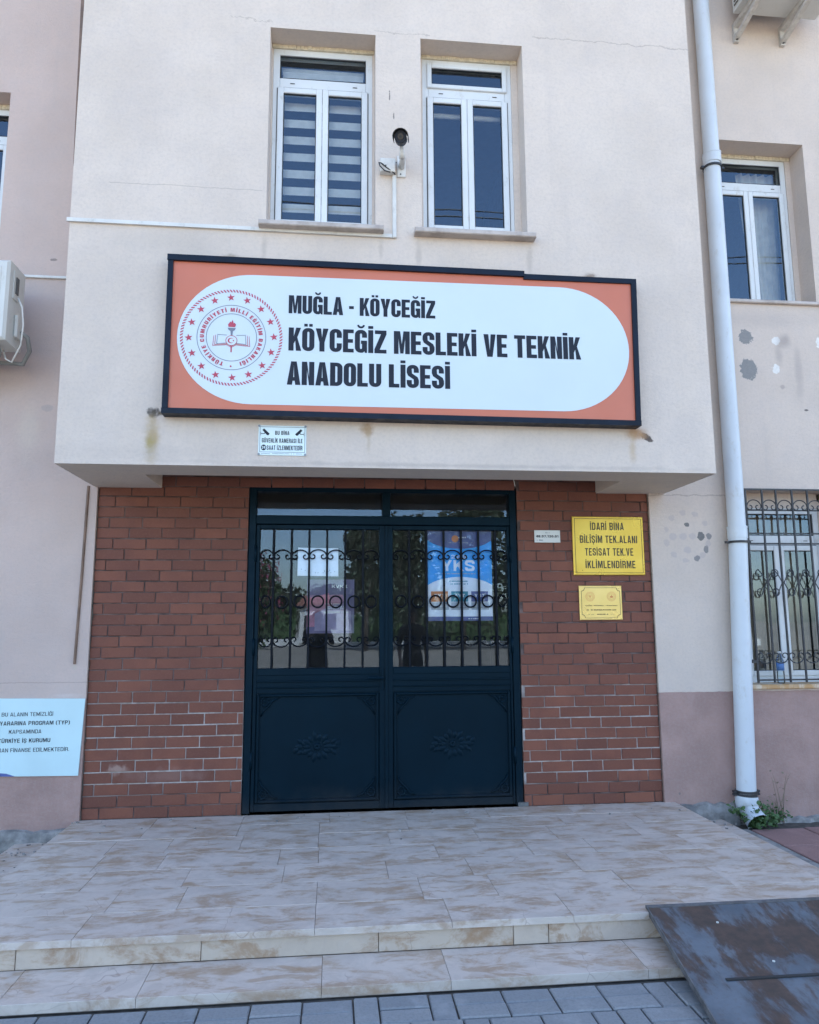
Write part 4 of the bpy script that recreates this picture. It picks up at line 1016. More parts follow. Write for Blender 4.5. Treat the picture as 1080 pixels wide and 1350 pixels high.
for x, y in ((1.53, -2.14), (1.62, -2.42), (2.0, -2.3)):
    m = MB(); m.tube([(x, y, onramp(y, 0)), (x, y, onramp(y, .004))], .006, 8); m.obj('bolt', M_plate, rp)

# ================================================================== SIGNS
def tilted_sign():
    """the school sign, its frame a little loose: top left bar lifted and overlapping"""
    t = thing('school_sign', 'wide orange and white school sign with red emblem in a navy frame', 'sign', (.28, -D, 2.64))
    tl, tr_, blc, brc = (-1.276, 3.679), (1.843, 3.657), (-1.266, 2.632), (1.829, 2.618)
    y = -.93
    m = MB(); m.poly([[(-1.255, 2.640), (1.822, 2.626), (1.833, 3.650), (-1.262, 3.672)]], y+.012, M_orange, .02); m.obj('panel', None, t)
    # white field with half-elliptic ends
    xl, xr = -1.203, 1.775; zb0, zt0 = 2.706, 3.574; cz = (zb0+zt0)/2; rzz = (zt0-zb0)/2; rx = .47
    m = MB(); pl = disc(xl+rx, cz-.003, rx, rzz, 32, PI/2, 3*PI/2)+[(xl+rx, zb0-.003)]+disc(xr-rx, cz, rx, rzz, 32, -PI/2, PI/2)+[(xr-rx, zt0)]
    m.poly([pl], y+.0105, M_pill); m.obj('white_field', None, t)
    # frame
    def q4(pts, y0, y1, nm):
        mm = MB(); mm.poly([pts], y0, M_navy, y1-y0); return mm.obj(nm, None, t)
    fw = .035
    q4([(-1.276, 2.632+fw), (-1.276+.036, 2.632+fw), (-1.243, 3.645), (-1.276-.0, 3.645)], y-.003, -D-.001, 'frame_bar')
    q4([(1.829-.034, 2.618+fw), (1.829, 2.618+fw), (1.846, 3.657-fw), (1.846-.036, 3.657-fw)], y-.003, -D-.001, 'frame_bar')
    q4([(-1.278, 2.630), (1.830, 2.616), (1.830, 2.616+fw), (-1.278, 2.630+fw)], y-.005, -D-.001, 'frame_bar')
    q4([(-1.280, 3.645), (1.062, 3.634), (1.062, 3.672), (-1.280, 3.684)], y-.009, -D-.001, 'frame_bar')
    q4([(1.058, 3.617), (1.847, 3.617), (1.847, 3.652), (1.058, 3.655)], y-.001, y+.04, 'frame_bar')
    # lettering
    yl = y+.009; st = dict(w=.565, s=.235, t=.16, gap=.055)
    m = MB(); letters(m, 'MUĞLA - KÖYCEĞİZ', -.505, .455, 3.318, .124, yl, m=M_ink, **st); m.obj('lettering', None, t)
    m = MB(); letters(m, 'KÖYCEĞİZ MESLEKİ VE TEKNİK', -.502, 1.436, 3.066, .156, yl, m=M_ink, **st); m.obj('lettering', None, t)
    m = MB(); letters(m, 'ANADOLU LİSESİ', -.508, .548, 2.838, .156, yl, m=M_ink, **st); m.obj('lettering', None, t)
    # round emblem: rope ring, sixteen stars, two circles, ring of letters, torch over a book
    cx, cz = -.863, 3.142; ex, ez = 1.0, 1.0; RR = .318
    m = MB(); nseg = 100
    for i in range(nseg):
        a = 2*PI*i/nseg; da = .030; sk = .038
        pts = []
        for rr, aa in ((RR-.014, a), (RR-.014, a+da), (RR+.004, a+da+sk), (RR+.004, a+sk)):
            pts.append((cx+ex*rr*math.cos(aa), cz+ez*rr*math.sin(aa)))
        m.poly([pts], yl, M_red)
    m.obj('emblem_rope_ring', None, t)
    for i in range(16):
        a = PI/2+.04+2*PI*i/16; sx_, sz_ = cx+ex*.268*math.cos(a), cz+ez*.268*math.sin(a); m = MB()
        r1, r2 = .0268, .0105
        m.poly([[(sx_+(r1 if k % 2 == 0 else r2)*math.cos(PI/2+PI*k/5+.15), sz_+(r1 if k % 2 == 0 else r2)*math.sin(PI/2+PI*k/5+.15)) for k in range(10)]], yl, M_red)
        m.obj('star', None, t)
    m = MB()
    for rr in (.218, .160): m.poly([disc(cx, cz, rr*ex, rr*ez, 72), disc(cx, cz, (rr-.0038)*ex, (rr-.0038)*ez, 72)], yl, M_grey)
    arc_letters(m, 'TÜRKİYE CUMHURİYETİ MİLLİ EĞİTİM BAKANLIĞI', cx, cz, .172, .026, 255, -72, yl, M_red, ex, ez, w=.6, s=.24, t=.2, gap=.2)
    m.poly([disc(cx, cz-.193, .006, .006, 12)], yl, M_red)
    m.obj('emblem_lettering', None, t)
    m = MB()                                  # torch and book
    bz = cz-.06
    def pl_(pts, mt=M_red, dyy=0): m.poly([[(cx+x*1.0, cz+z_) for x, z_ in pts]], yl+dyy, mt)
    pl_([(-.026, .063), (.0, .063), (.026, .063), (.019, .048), (.008, .042), (.005, .012), (-.005, .012), (-.008, .042), (-.019, .048)], M_grey)
    pl_([(-.021, .069), (.021, .069), (.026, .088), (.014, .100), (.012, .092), (.004, .118), (-.004, .100), (-.010, .106), (-.024, .086)], M_red)
    for s in (-1, 1):
        for k, (d_, c_) in enumerate(((0, M_red), (.012, M_red), (.024, M_grey))):
            x1_ = s*(.118-d_); zo = .012*k/2
            o_ = [(s*.0, -.070+d_*.6), (s*.03, -.052+d_*.5), (x1_, -.060+d_*.55), (x1_-s*.006, .010+d_*.4), (x1_-s*.0085, .010+d_*.4), (x1_-s*.004, -.0565+d_*.55), (s*.03, -.0485+d_*.5), (s*.0, -.0665+d_*.6)]
            if s < 0: o_ = o_[::-1]
            pl_(o_, c_)
        o_ = [(s*.03, .016), (s*.085, .018), (s*.085, .0145), (s*.03, .0125)]
        pl_(o_ if s > 0 else o_[::-1], M_grey)
    m.poly([disc(cx, cz-.022, .037, .035, 32), disc(cx, cz-.022, .0335, .0315, 32)], yl-.0004, M_red)
    m.poly([disc(cx, cz-.022, .0325, .0305, 32)], yl-.0002, M_pill)
    cr = [(cx-.004+.019*math.cos(R(a)), cz-.022+.018*math.sin(R(a))) for a in range(35, 326, 15)]+[(cx+.001+.0145*math.cos(R(a)), cz-.022+.0137*math.sin(R(a))) for a in range(315, 44, -15)]
    m.poly([cr], yl-.0006, M_red)
    sx_, sz_ = cx+.013, cz-.022; m.poly([[(sx_+(.007 if k % 2 == 0 else .003)*math.cos(PI+PI*k/5), sz_+(.007 if k % 2 == 0 else .003)*math.sin(PI+PI*k/5)) for k in range(10)]], yl-.0006, M_red)
    m.poly([[(cx-.004, cz-.10), (cx+.004, cz-.10), (cx+.004, cz-.058), (cx-.004, cz-.058)]], yl-.0003, M_red)
    m.obj('torch_and_book', None, t)
    return t
tilted_sign()
# security camera notice
t = thing('camera_notice', 'small white camera notice screwed under the wide orange sign', 'notice', (-.535, -D, 2.39))
m = MB(); m.box(-.686, -.382, -D-.006, -D-.001, 2.392, 2.588, c=.0015); m.obj('plate', M_notice, t)
yl = -D-.0068
m = MB(); m.poly([[(-.678, 2.412), (-.390, 2.412), (-.390, 2.580), (-.678, 2.580)], [(-.675, 2.415), (-.393, 2.415), (-.393, 2.577), (-.675, 2.577)]], yl, M_grey); m.obj('border', None, t)
st = dict(w=.5, s=.17, t=.15, gap=.11)
m = MB(); letters(m, 'BU BİNA', -.581, -.490, 2.527, .026, yl, m=M_ink, **st)
letters(m, 'GÜVENLİK KAMERASI İLE', -.664, -.406, 2.475, .0285, yl, m=M_ink, **st)
letters(m, 'SAAT İZLENMEKTEDİR', -.632, -.406, 2.427, .030, yl, m=M_ink, **st)
m.obj('lettering', None, t); m = MB(); m.poly([disc(-.652, 2.4425, .0165, .019, 20)], yl, M_ink); m.obj('disc', None, t); m = MB(); letters(m, '24', -.663, -.641, 2.434, .018, yl-.0005, m=M_notice, **st); m.obj('numeral', None, t); m = MB()
for i in range(34):
    x = -.665+i*.0078
    if random.random() < .8: m.poly([[(x, 2.4015), (x+.0045, 2.4015), (x+.0045, 2.4055), (x, 2.4055)]], yl, M_grey)
m.obj('lettering', None, t)
for s, cx in ((1, -.6385), (-1, -.4305)):
    m = MB(); f = lambda x, z_: (cx+s*x*1.05, 2.543+z_*1.2)
    shp = [[f(-.022, .012), f(-.012, .020), f(.022, -.008), f(.016, -.016), f(.006, -.016)], [f(-.030, -.010), f(-.010, -.010), f(-.004, -.004), f(-.007, -.001), f(-.013, -.0065), f(-.030, -.0065)], [f(-.0325, -.018), f(-.0305, -.018), f(-.0305, .002), f(-.0325, .002)]]
    for l in shp: m.poly([l if s < 0 else l[::-1]], yl, M_ink)
    m.obj('camera_pictogram', None, t)
for x in (-.682, -.388):
    for z in (2.399, 2.584): m = MB(); m.tube([(x, -D-.006, z), (x, -D-.011, z)], .0075, 10); m.obj('screw', M_bolt, t)
# yellow sign
t = thing('department_sign', 'large square yellow metal sign with four lines of black lettering', 'sign', (1.915, 0, 1.68))
m = MB(); m.box(1.634, 2.203, -.016, -.004, 1.681, 2.136, c=.005); m.obj('plate', M_gold, t)
m = MB(); m.poly([[(1.650, 1.697), (2.187, 1.697), (2.187, 2.120), (1.650, 2.120)], [(1.6535, 1.7005), (2.1835, 1.7005), (2.1835, 2.1165), (1.6535, 2.1165)]], -.0168, M_print); m.obj('border', None, t)
st = dict(w=.56, s=.175, t=.145, gap=.14); yl = -.0170
for tx_, xa, xb, zz in (('İDARİ BİNA', 1.775, 2.045, 2.030), ('BİLİŞİM TEK.ALANI', 1.690, 2.148, 1.929), ('TESİSAT TEK.VE', 1.727, 2.112, 1.831), ('İKLİMLENDİRME', 1.727, 2.124, 1.734)):
    m = MB(); letters(m, tx_, xa, xb, zz, .058, yl, m=M_print, **st); m.obj('lettering', None, t)
# paler brass plaque
t = thing('brass_plaque', 'small pale brass plaque with two round seals below the large yellow sign', 'plaque', (1.838, 0, 1.34))
m = MB(); m.box(1.669, 2.006, -.014, -.004, 1.340, 1.601, c=.004); m.obj('plate', M_gold2, t)
def notched(x0, z0, x1, z1, r):
    p = [(x0+r, z0), (x1-r, z0)]+arc(x1, z0, r, r, 180, 90, 4)+[(x1, z1-r)]+arc(x1, z1, r, r, 270, 180, 4)+[(x0+r, z1)]+arc(x0, z1, r, r, 0, -90, 4)+[(x0, z0+r)]+arc(x0, z0, r, r, 90, 0, 4)
    return p
m = MB(); m.poly([notched(1.684, 1.354, 1.990, 1.586, .026), notched(1.687, 1.357, 1.987, 1.583, .026)], -.0148, M_print); m.obj('border', None, t)
for cx, k in ((1.753, 0), (1.922, 1)):
    m = MB()
    for rr in (.036, .030, .022): m.poly([disc(cx, 1.518, rr, rr, 28), disc(cx, 1.518, rr-.0018, rr-.0018, 28)], -.0148, M_porange)
    if k == 0: m.poly([[(cx-.012, 1.528), (cx-.003, 1.526), (cx, 1.518), (cx+.003, 1.526), (cx+.012, 1.528), (cx+.003, 1.515), (cx+.0015, 1.503), (cx-.0015, 1.503), (cx-.003, 1.515)]], -.0150, M_porange)
    else: m.poly([[(cx-.012, 1.510), (cx, 1.507), (cx+.012, 1.510), (cx+.012, 1.522), (cx+.002, 1.520), (cx+.003, 1.532), (cx-.003, 1.532), (cx-.002, 1.520), (cx-.012, 1.522)]], -.0150, M_porange)
    m.obj('seal', None, t)
m = MB(); st = dict(w=.5, s=.16, t=.15, gap=.2)
rr = random.Random(4)
def greek(m, x0, x1, z_, h, mt, y):            # print too small to read: rows of tiny strokes
    x = x0
    while x < x1:
        w_ = rr.uniform(.003, .008)
        if rr.random() < .86: m.poly([[(x, z_), (min(x+w_, x1), z_), (min(x+w_, x1), z_+h*rr.uniform(.7, 1)), (x, z_+h*rr.uniform(.7, 1))]], y, mt)
        x += w_+.0018
greek(m, 1.712, 1.966, 1.446, .006, M_print, -.0148); greek(m, 1.722, 1.960, 1.412, .009, M_print, -.0148); greek(m, 1.790, 1.890, 1.380, .008, M_print, -.0148); greek(m, 1.735, 1.780, 1.381, .003, M_print, -.0148); greek(m, 1.9, 1.945, 1.381, .003, M_print, -.0148)
m.obj('lettering', None, t)
# white number plate
t = thing('number_plate', 'little white inventory number plate on the bricks beside the door frame', 'plate', (1.436, 0, 1.93))
m = MB(); m.box(1.334, 1.537, -.010, -.004, 1.931, 2.026, c=.0015); m.obj('plate', M_plate, t)
m = MB(); letters(m, '48.07.120.01', 1.347, 1.524, 1.970, .018, -.0108, m=M_ink, w=.75, s=.27, t=.22, gap=.14)
greek(m, 1.353, 1.400, 1.945, .010, M_grey, -.0108); greek(m, 1.420, 1.452, 2.004, .006, M_grey, -.0108); m.obj('lettering', None, t)
# banner bottom left
t = thing('notice_banner', 'pale blue vinyl banner with black Turkish text on the left wing wall', 'banner', (-2.45, 0, .3))
m = MB(); m.poly([[(-3.05, .318), (-1.932, .302), (-1.912, .818), (-3.05, .836)]], WY-.012, M_banner, .010); m.obj('sheet', None, t)
yl = WY-.0128
def bt(txt, xe, z_, cap, wpc, bold=False):
    sh_, W_ = text_shapes(txt, .72, .15 if not bold else .2, .12 if not bold else .16, .15); m = MB(); x0_ = xe-W_*cap*wpc
    letters(m, txt, x0_, xe, z_, cap, yl, m=M_ink, w=.72, s=.15 if not bold else .2, t=.12 if not bold else .16, gap=.15); m.obj('lettering', None, t)
bt('BU ALANIN TEMİZLİĞİ', -2.120, .706, .026, .98); bt('TOPLUM YARARINA PROGRAM (TYP)', -2.005, .646, .027, .98, True)
bt('KAPSAMINDA', -2.190, .590, .026, .98); bt('TÜRKİYE İŞ KURUMU', -2.128, .530, .027, .98, True); bt('TARAFINDAN FİNANSE EDİLMEKTEDİR.', -2.000, .468, .026, .98)
m = MB(); m.poly([[(-3.05, .3185), (-2.345, .3085), (-2.40, .327), (-3.05, .40)]], yl, M_pnavy); m.obj('blue_corner', None, t)
# posters behind the door glass
yp = ly+.040
t = thing('exam_poster', 'bright blue and white YKS poster behind the right door glass', 'poster', (.76, yp, 1.34))
px0, px1, pz0, pz1 = .514, 1.012, 1.340, 2.024; H = pz1-pz0; Wd = px1-px0
P = lambda u, v: (px0+u*Wd, pz0+v*H)
m = MB(); m.box(px0, px1, yp, yp+.002, pz0, pz1); m.obj('sheet', M_pwhite, t)
def shape(pts, mt, lvl, nm='print'):
    mm = MB(); mm.poly([[P(u, v) for u, v in pts]], yp-.0006*lvl, mt); mm.obj(nm, None, t)
arcp = [(.5+.62*math.cos(R(a)), .26+.225*math.sin(R(a))) for a in range(36, 145, 6)]
shape([(0, .999), (0, arcp[-1][1])]+[p for p in arcp[::-1] if 0 < p[0] < 1]+[(1, arcp[0][1]), (1, .999)], M_pblue, 1, 'blue_field')
shape([(0, 1), (0, .875)]+[(.5+.55*math.cos(R(a)), .97-.17*math.sin(R(a))) for a in range(155, 24, -8)]+[(1, .875), (1, 1)], M_pnavy, 2, 'navy_field')
shape([(.43+.055*math.cos(R(a)), .912+.04*math.sin(R(a))) for a in range(0, 360, 20)], M_porange, 3, 'seal')
shape([(0, 0), (1, 0), (1, .047), (0, .047)], M_pnavy, 2, 'navy_band')
m = MB(); a_, b_ = P(.22, 0)[0], P(.73, 0)[0]
letters(m, 'YKS', a_, b_, P(0, .550)[1], .084, yp-.0014, m=M_pwhite, w=1.0, s=.27, t=.22, gap=.16)
letters(m, '2025', P(.37, 0)[0], P(.60, 0)[0], P(0, .69)[1], .028, yp-.0014, m=M_pwhite, w=.8, s=.24, t=.2, gap=.15)
for zz, u0_, u1_ in ((.515, .22, .74),): greek(m, P(u0_, 0)[0], P(u1_, 0)[0], P(0, zz)[1], .009, M_pgrey, yp-.0014)
greek(m, P(.33, 0)[0], P(.62, 0)[0], P(0, .43)[1], .010, M_pteal, yp-.0007); greek(m, P(.35, 0)[0], P(.62, 0)[0], P(0, .40)[1], .010, M_pteal, yp-.0007)
greek(m, P(.48, 0)[0], P(.60, 0)[0], P(0, .92)[1], .012, M_pwhite, yp-.0020); greek(m, P(.33, 0)[0], P(.70, 0)[0], P(0, .865)[1], .004, M_pgrey, yp-.0020)
greek(m, P(.62, 0)[0], P(.78, 0)[0], P(0, .018)[1], .008, M_pwhite, yp-.0020)
m.obj('lettering', None, t)
for k, (u, txt, mt) in enumerate(((.05, 'TYT', M_porange), (.36, 'AYT', M_pteal), (.67, 'YDT', M_pnavy))):
    shape([(u, .21), (u+.26, .21), (u+.26, .325), (u, .325)], mt, 2, 'tile'); shape([(u, .12), (u+.27, .12), (u+.27, .205), (u, .205)], M_pgrey, 2, 'tile')
    m = MB(); letters(m, txt, P(u+.05, 0)[0], P(u+.21, 0)[0], P(0, .26)[1], .024, yp-.0019, m=M_pwhite, w=.7, s=.22, t=.18, gap=.14); greek(m, P(u+.03, 0)[0], P(u+.23, 0)[0], P(0, .14)[1], .006, M_grey, yp-.0019); m.obj('lettering', None, t)
t = thing('paper_sheet', 'blank looking white sheet taped behind the left door glass', 'paper', (-.315, yp, 1.68))
m = MB(); m.poly([[(-.467, 1.680), (-.162, 1.675), (-.164, 1.886), (-.464, 1.890)]], yp, M_paper, .001); m.obj('sheet', None, t)
m = MB()
for k in range(5):
    for x in range(28): 
        if rr.random() < .10: m.poly([[(-.44+x*.0095, 1.70+k*.009), (-.434+x*.0095, 1.70+k*.009), (-.434+x*.0095, 1.704+k*.009), (-.44+x*.0095, 1.704+k*.009)]], yp-.0006, M_grey)
m.obj('faint_print', None, t)
t = thing('data_poster', 'purple KVKK poster standing deeper behind the left door glass', 'poster', (-.20, .30, 1.29))
yq = .17; k_ = (5.557+yq)/(5.557+.3)
def Q(x, z_): return (-.2079+(x+.2079)*k_, 1.3334+(z_-1.3334)*k_)
m = MB(); a_ = Q(-.40, 1.25); b_ = Q(-.035, 1.665); m.box(a_[0], b_[0], yq, yq+.004, a_[1], b_[1]); m.obj('sheet', M_ppurple, t)
m = MB(); a_ = Q(-.40, 1.30); b_ = Q(-.20, 1.56)
m.poly([[a_, (b_[0], a_[1]), (b_[0]-.03, b_[1]), (a_[0], b_[1]-.04)]], yq-.001, M_ppink); m.obj('pink_field', None, t)
m = MB(); a_ = Q(-.38, 1.60)
m.poly([[Q(-.34, 1.27), Q(-.06, 1.27), Q(-.06, 1.42), Q(-.2, 1.47), Q(-.34, 1.40)]], yq-.0016, M_plav); m.obj('lavender_field', None, t)
m = MB(); letters(m, 'KVKK', Q(-.21, 0)[0], Q(-.09, 0)[0], Q(0, 1.60)[1], .022, yq-.0022, m=M_pwhite, w=.8, s=.22, t=.18, gap=.15)
letters(m, 'DİJİTAL', Q(-.24, 0)[0], Q(-.10, 0)[0], Q(0, 1.435)[1], .024, yq-.0022, m=M_pwhite, w=.75, s=.2, t=.17, gap=.15)
greek(m, Q(-.26, 0)[0], Q(-.10, 0)[0], Q(0, 1.47)[1], .013, M_pgrey, yq-.0022); greek(m, Q(-.27, 0)[0], Q(-.08, 0)[0], Q(0, 1.405)[1], .014, M_pgrey, yq-.0022); m.obj('lettering', None, t)

# ================================================================== SERVICES ON THE WALL
# downpipe
t = thing('downpipe', 'tall pale blue plastic rainwater downpipe beside the right wing windows', 'drainpipe', (2.86, -.12, -.1))
def pz(z):                                    # centre line, the lower lengths lean a little
    return 2.925 if z > 5.1 else (2.917+(z-1.95)/3.15*.006 if z > 1.95 else 2.843+(z-.07)/1.88*.074)
m = MB()
for z0_, z1_ in ((5.12, 9.5), (1.97, 5.12), (.03, 1.97)):
    pass
m.tube([(pz(9.5), -.115, 9.5), (pz(5.12), -.115, 5.12)], .064, 24); m.tube([(2.921, -.115, 5.11), (pz(1.98), -.115, 1.98)], .0665, 24); m.tube([(pz(1.97), -.115, 1.97), (pz(.06), -.118, .06)], .069, 24)
o = m.obj('pipe', M_pipe, t); smooth_by_angle(o)
for zc in (5.14, 1.99):
    x = pz(zc); m = MB(); m.tube([(x, -.115, zc-.03), (x, -.115, zc+.05)], .0735, 24); m.tube([(x, -.115, zc+.05), (x, -.115, zc+.062)], .076, 24); o = m.obj('socket', M_pipe, t); smooth_by_angle(o)
for zc in (5.075, 1.93, .085, .065):
    x = pz(zc); m = MB(); m.tube([(x, -.116, zc-.009), (x, -.116, zc+.009)], .0765, 24)
    m.tube([(x, -.04, zc), (x, WY, zc)], .009, 8); m.box(x+.075, x+.10, -.13, -.10, zc-.008, zc+.008); m.box(x-.10, x-.075, -.13, -.10, zc-.008, zc+.008); o = m.obj('clamp', M_iron2, t); smooth_by_angle(o)
m = MB(); m.tube([(2.843, -.118, .055), (2.842, -.118, .03), (2.842, -.119, .0), (2.842, -.120, -.015), (2.845, -.125, -.02), (2.85, -.135, -.05), (2.858, -.165, -.085), (2.865, -.205, -.115)],
              [.078, .081, .081, .078, .071, .070, .074, .080], 20, cap=False); o = m.obj('shoe', M_pipe, t); smooth_by_angle(o, 50)
# brown expansion strip and brown cable strip
m = MB(); m.tube([(-1.975, WY-.006, 2.325), (-1.985, WY-.006, 1.7), (-2.0, WY-.006, 1.055)], .0095, 6); o = m.obj('cable_strip', M_brown); tag(o, 'thin brown strip running down the left wall beside the brick wall', 'strip')
m = MB(); m.poly([[(-1.9365, 4.35), (-1.9305, 4.30), (-1.9305, 9.5), (-1.958, 9.5), (-1.958, 5.7), (-1.948, 5.1)]], -.828, M_brown, .05); o = m.obj('joint_cover'); tag(o, 'tall brown joint cover along the left side of the bay', 'joint cover')
# conduits
cA = -D-.006
t = thing('bay_conduit', 'white plastic cable conduit across the bay and up between its windows', 'conduit', (-.9, -D, 3.93))
for (xa, xb, za_, zb__) in ((-1.945, -.62, 3.936, 3.931), (-.62, .178, 3.931, 3.927)):
    m = MB(); h = .0125
    m.add([(xa, cA-.012, za_-h), (xb-.0015, cA-.012, zb__-h), (xb-.0015, cA-.012, zb__+h), (xa, cA-.012, za_+h), (xa, -D, za_-h), (xb-.0015, -D, zb__-h), (xb-.0015, -D, zb__+h), (xa, -D, za_+h)],
          [(0, 1, 2, 3), (0, 4, 5, 1), (3, 2, 6, 7), (1, 5, 6, 2), (0, 3, 7, 4)]); m.obj('trunking', M_conduit, t)
m = MB(); m.box(.1785, .2045, cA-.014, -D, 3.914, 4.375, c=.003); m.obj('trunking', M_conduit, t)
m = MB(); m.box(-2.62, -1.96, WY-.018, WY-.001, 3.905, 3.925, c=.003); o = m.obj('wall_conduit', M_conduit); tag(o, 'short white conduit running from the left air conditioner to the bay', 'conduit')
# security camera
t = thing('security_camera', 'dark bullet security camera on a white wall bracket between the bay windows', 'camera', (.236, -D, 4.4))
m = MB(); m.box(.212, .270, -D-.012, -D-.001, 4.366, 4.525, c=.004); m.obj('mount_plate', M_conduit, t)
m = MB(); m.box(.092, .196, -D-.05, -D-.001, 4.378, 4.478, c=.005); m.obj('junction_box', M_conduit, t)
for x, z in ((.235, 4.385), (.205, 4.47), (.13, 4.42)): m = MB(); m.tube([(x, -D-(.013 if x > .2 else .0505), z), (x, -D-(.016 if x > .2 else .053), z)], .0045, 8); m.obj('screw', M_gasket, t)
m = MB(); m.tube([(.241, -D-.012, 4.44), (.241, -D-.09, 4.44), (.235, -D-.14, 4.425), (.231, -D-.17, 4.41)], [.022, .02, .017, .016], 14); m.tube([(.231, -D-.17, 4.395), (.228, -D-.19, 4.425), (.224, -D-.20, 4.462)], [.021, .018, .012], 12); m.obj('bracket_arm', M_conduit, t, True)
cd = Vector((-.11, -.86, -.46)).normalized(); c0 = Vector((.225, -D-.17, 4.532)); c1 = c0+cd*.16
m = MB(); m.tube([c0-cd*.03, c0, c1], [.030, .040, .040], 20); o = m.obj('body', M_camgrey, t); smooth_by_angle(o)
m = MB(); m.tube([c1+cd*.0005, c1+cd*.004], .036, 20, m=M_camgrey); m.tube([c1+cd*.0045, c1+cd*.009], .019, 20, m=M_lens); m.tube([c1+cd*.0095, c1+cd*.012], .010, 16, m=M_gasket); o = m.obj('lens', None, t); smooth_by_angle(o)
rgt = cd.cross(Vector((0, 0, 1))).normalized(); upv = rgt.cross(cd)
m = MB(); vs = []; n = 9
for j, (cc_, ex_) in enumerate(((c0-cd*.02, 0), (c1+cd*.03, 0))):
    for i in range(n+1):
        ang = R(-20+220*i/n); rr_ = .052
        vs.append(cc_+rgt*(rr_*math.cos(ang))*1.02+upv*(rr_*.95*math.sin(ang)))
for j, cc_ in enumerate((c0-cd*.02, c1+cd*.03)):
    for i in range(n+1):
        ang = R(-20+220*i/n); rr_ = .048
        vs.append(cc_+rgt*(rr_*math.cos(ang))*1.02+upv*(rr_*.95*math.sin(ang)))
k = n+1; fs = [(i, i+1, k+i+1, k+i) for i in range(n)]+[(2*k+i, 3*k+i, 3*k+i+1, 2*k+i+1) for i in range(n)]+[(k+i, k+i+1, 3*k+i+1, 3*k+i) for i in range(n)]+[(i, 2*k+i, 2*k+i+1, i+1) for i in range(n)]
m.add(vs, fs); o = m.obj('hood', M_black, t); smooth_by_angle(o)
m = MB(); m.tube([(.16, -D-.05, 4.372), (.12, -D-.075, 4.365), (.088, -D-.08, 4.395), (.082, -D-.07, 4.425), (.10, -D-.055, 4.432), (.14, -D-.053, 4.40), (.185, -D-.04, 4.375), (.195, -D-.03, 4.37)], .0045, 6); m.obj('cable', M_black, t, True)

# air conditioners
def split_unit(t, x0, x1, y0, y1, z0, z1, side):
    m = MB(); c = .012
    m.box(x0, x1, y0, y1, z0, z1, c=.018); o = m.obj('casing', M_acw, t)
    m = MB(); m.box(x0+.05, x1-.05, y0-.004, y0-.0005, z0+.06, z1-.05, c=.003); m.obj('front_panel', M_acw, t)
    m = MB(); cx = (x0+x1)/2-.06; cz = (z0+z1)/2
    for k in range(9): rr2 = .03+k*.024; m.tube([(cx+rr2*math.cos(2*PI*i/28), y0-.008, cz+rr2*math.sin(2*PI*i/28)) for i in range(29)], .0022, 4, cap=False)
    for k in range(8): a = PI*k/4; m.tube([(cx+.03*math.cos(a), y0-.008, cz+.03*math.sin(a)), (cx+.222*math.cos(a), y0-.008, cz+.222*math.sin(a))], .0028, 4)
    m.obj('fan_guard', M_acw, t)
    m = MB(); m.poly([disc(cx, cz, .222, .222, 32)], y0-.0055, M_acd); m.obj('fan_opening', None, t)
    return o
t = thing('air_conditioner', 'white outdoor air conditioner on the left wing, cut off by the left edge', 'air conditioner', (-2.8, WY, 3.2))
split_unit(t, -3.20, -2.42, -.52, -.26, 3.235, 3.805, 1)
m = MB(); m.box(-2.4195, -2.412, -.45, -.36, 3.56, 3.76, c=0); m.obj('terminal_cover', M_acw, t)
m = MB(); m.box(-2.411, -2.405, -.425, -.385, 3.60, 3.72); m.obj('grip', M_acd, t)
m = MB(); m.box(-2.4195, -2.395, -.40, -.31, 3.30, 3.46, c=.01); m.obj('valve_cover', M_acw, t)
m = MB(); m.tube([(-2.40, -.40, 3.58), (-2.36, -.42, 3.50), (-2.345, -.42, 3.38), (-2.36, -.40, 3.24), (-2.42, -.38, 3.12), (-2.47, -.36, 3.15), (-2.50, -.34, 3.22)], .006, 6); m.obj('power_cable', M_conduit, t, True)
m = MB(); m.tube([(-2.40, -.33, 3.36), (-2.36, -.30, 3.33), (-2.36, -.25, 3.25), (-2.42, -.2, 3.17), (-2.55, -.16, 3.19), (-2.8, -.12, 3.2)], .016, 8); m.tube([(-2.52, -.40, 3.23), (-2.50, -.40, 3.17), (-2.58, -.32, 3.13), (-2.8, -.2, 3.12)], .02, 8); m.obj('hose', M_hose, t, True)
for x in (-2.78, -3.06):
    m = MB(); m.box(x-.02, x+.02, -.52, WY-.001, 3.19, 3.234); m.box(x-.02, x+.02, WY-.03, WY-.0005, 2.95, 3.19); m.tube([(x, WY-.03, 2.98), (x, -.47, 3.19)], .012, 6); m.obj('bracket', M_bracket, t)
t = thing('air_conditioner', 'white outdoor air conditioner high on the right wing, cut off by the top edge', 'air conditioner', (3.55, WY, 6.4))
split_unit(t, 3.195, 3.945, -.47, -.15, 6.52, 7.1, -1)
for k in range(14):
    m = MB(); m.box(3.186, 3.1945, -.44, -.18, 6.565+k*.035, 6.575+k*.035); m.obj('louvre', M_acd, t)
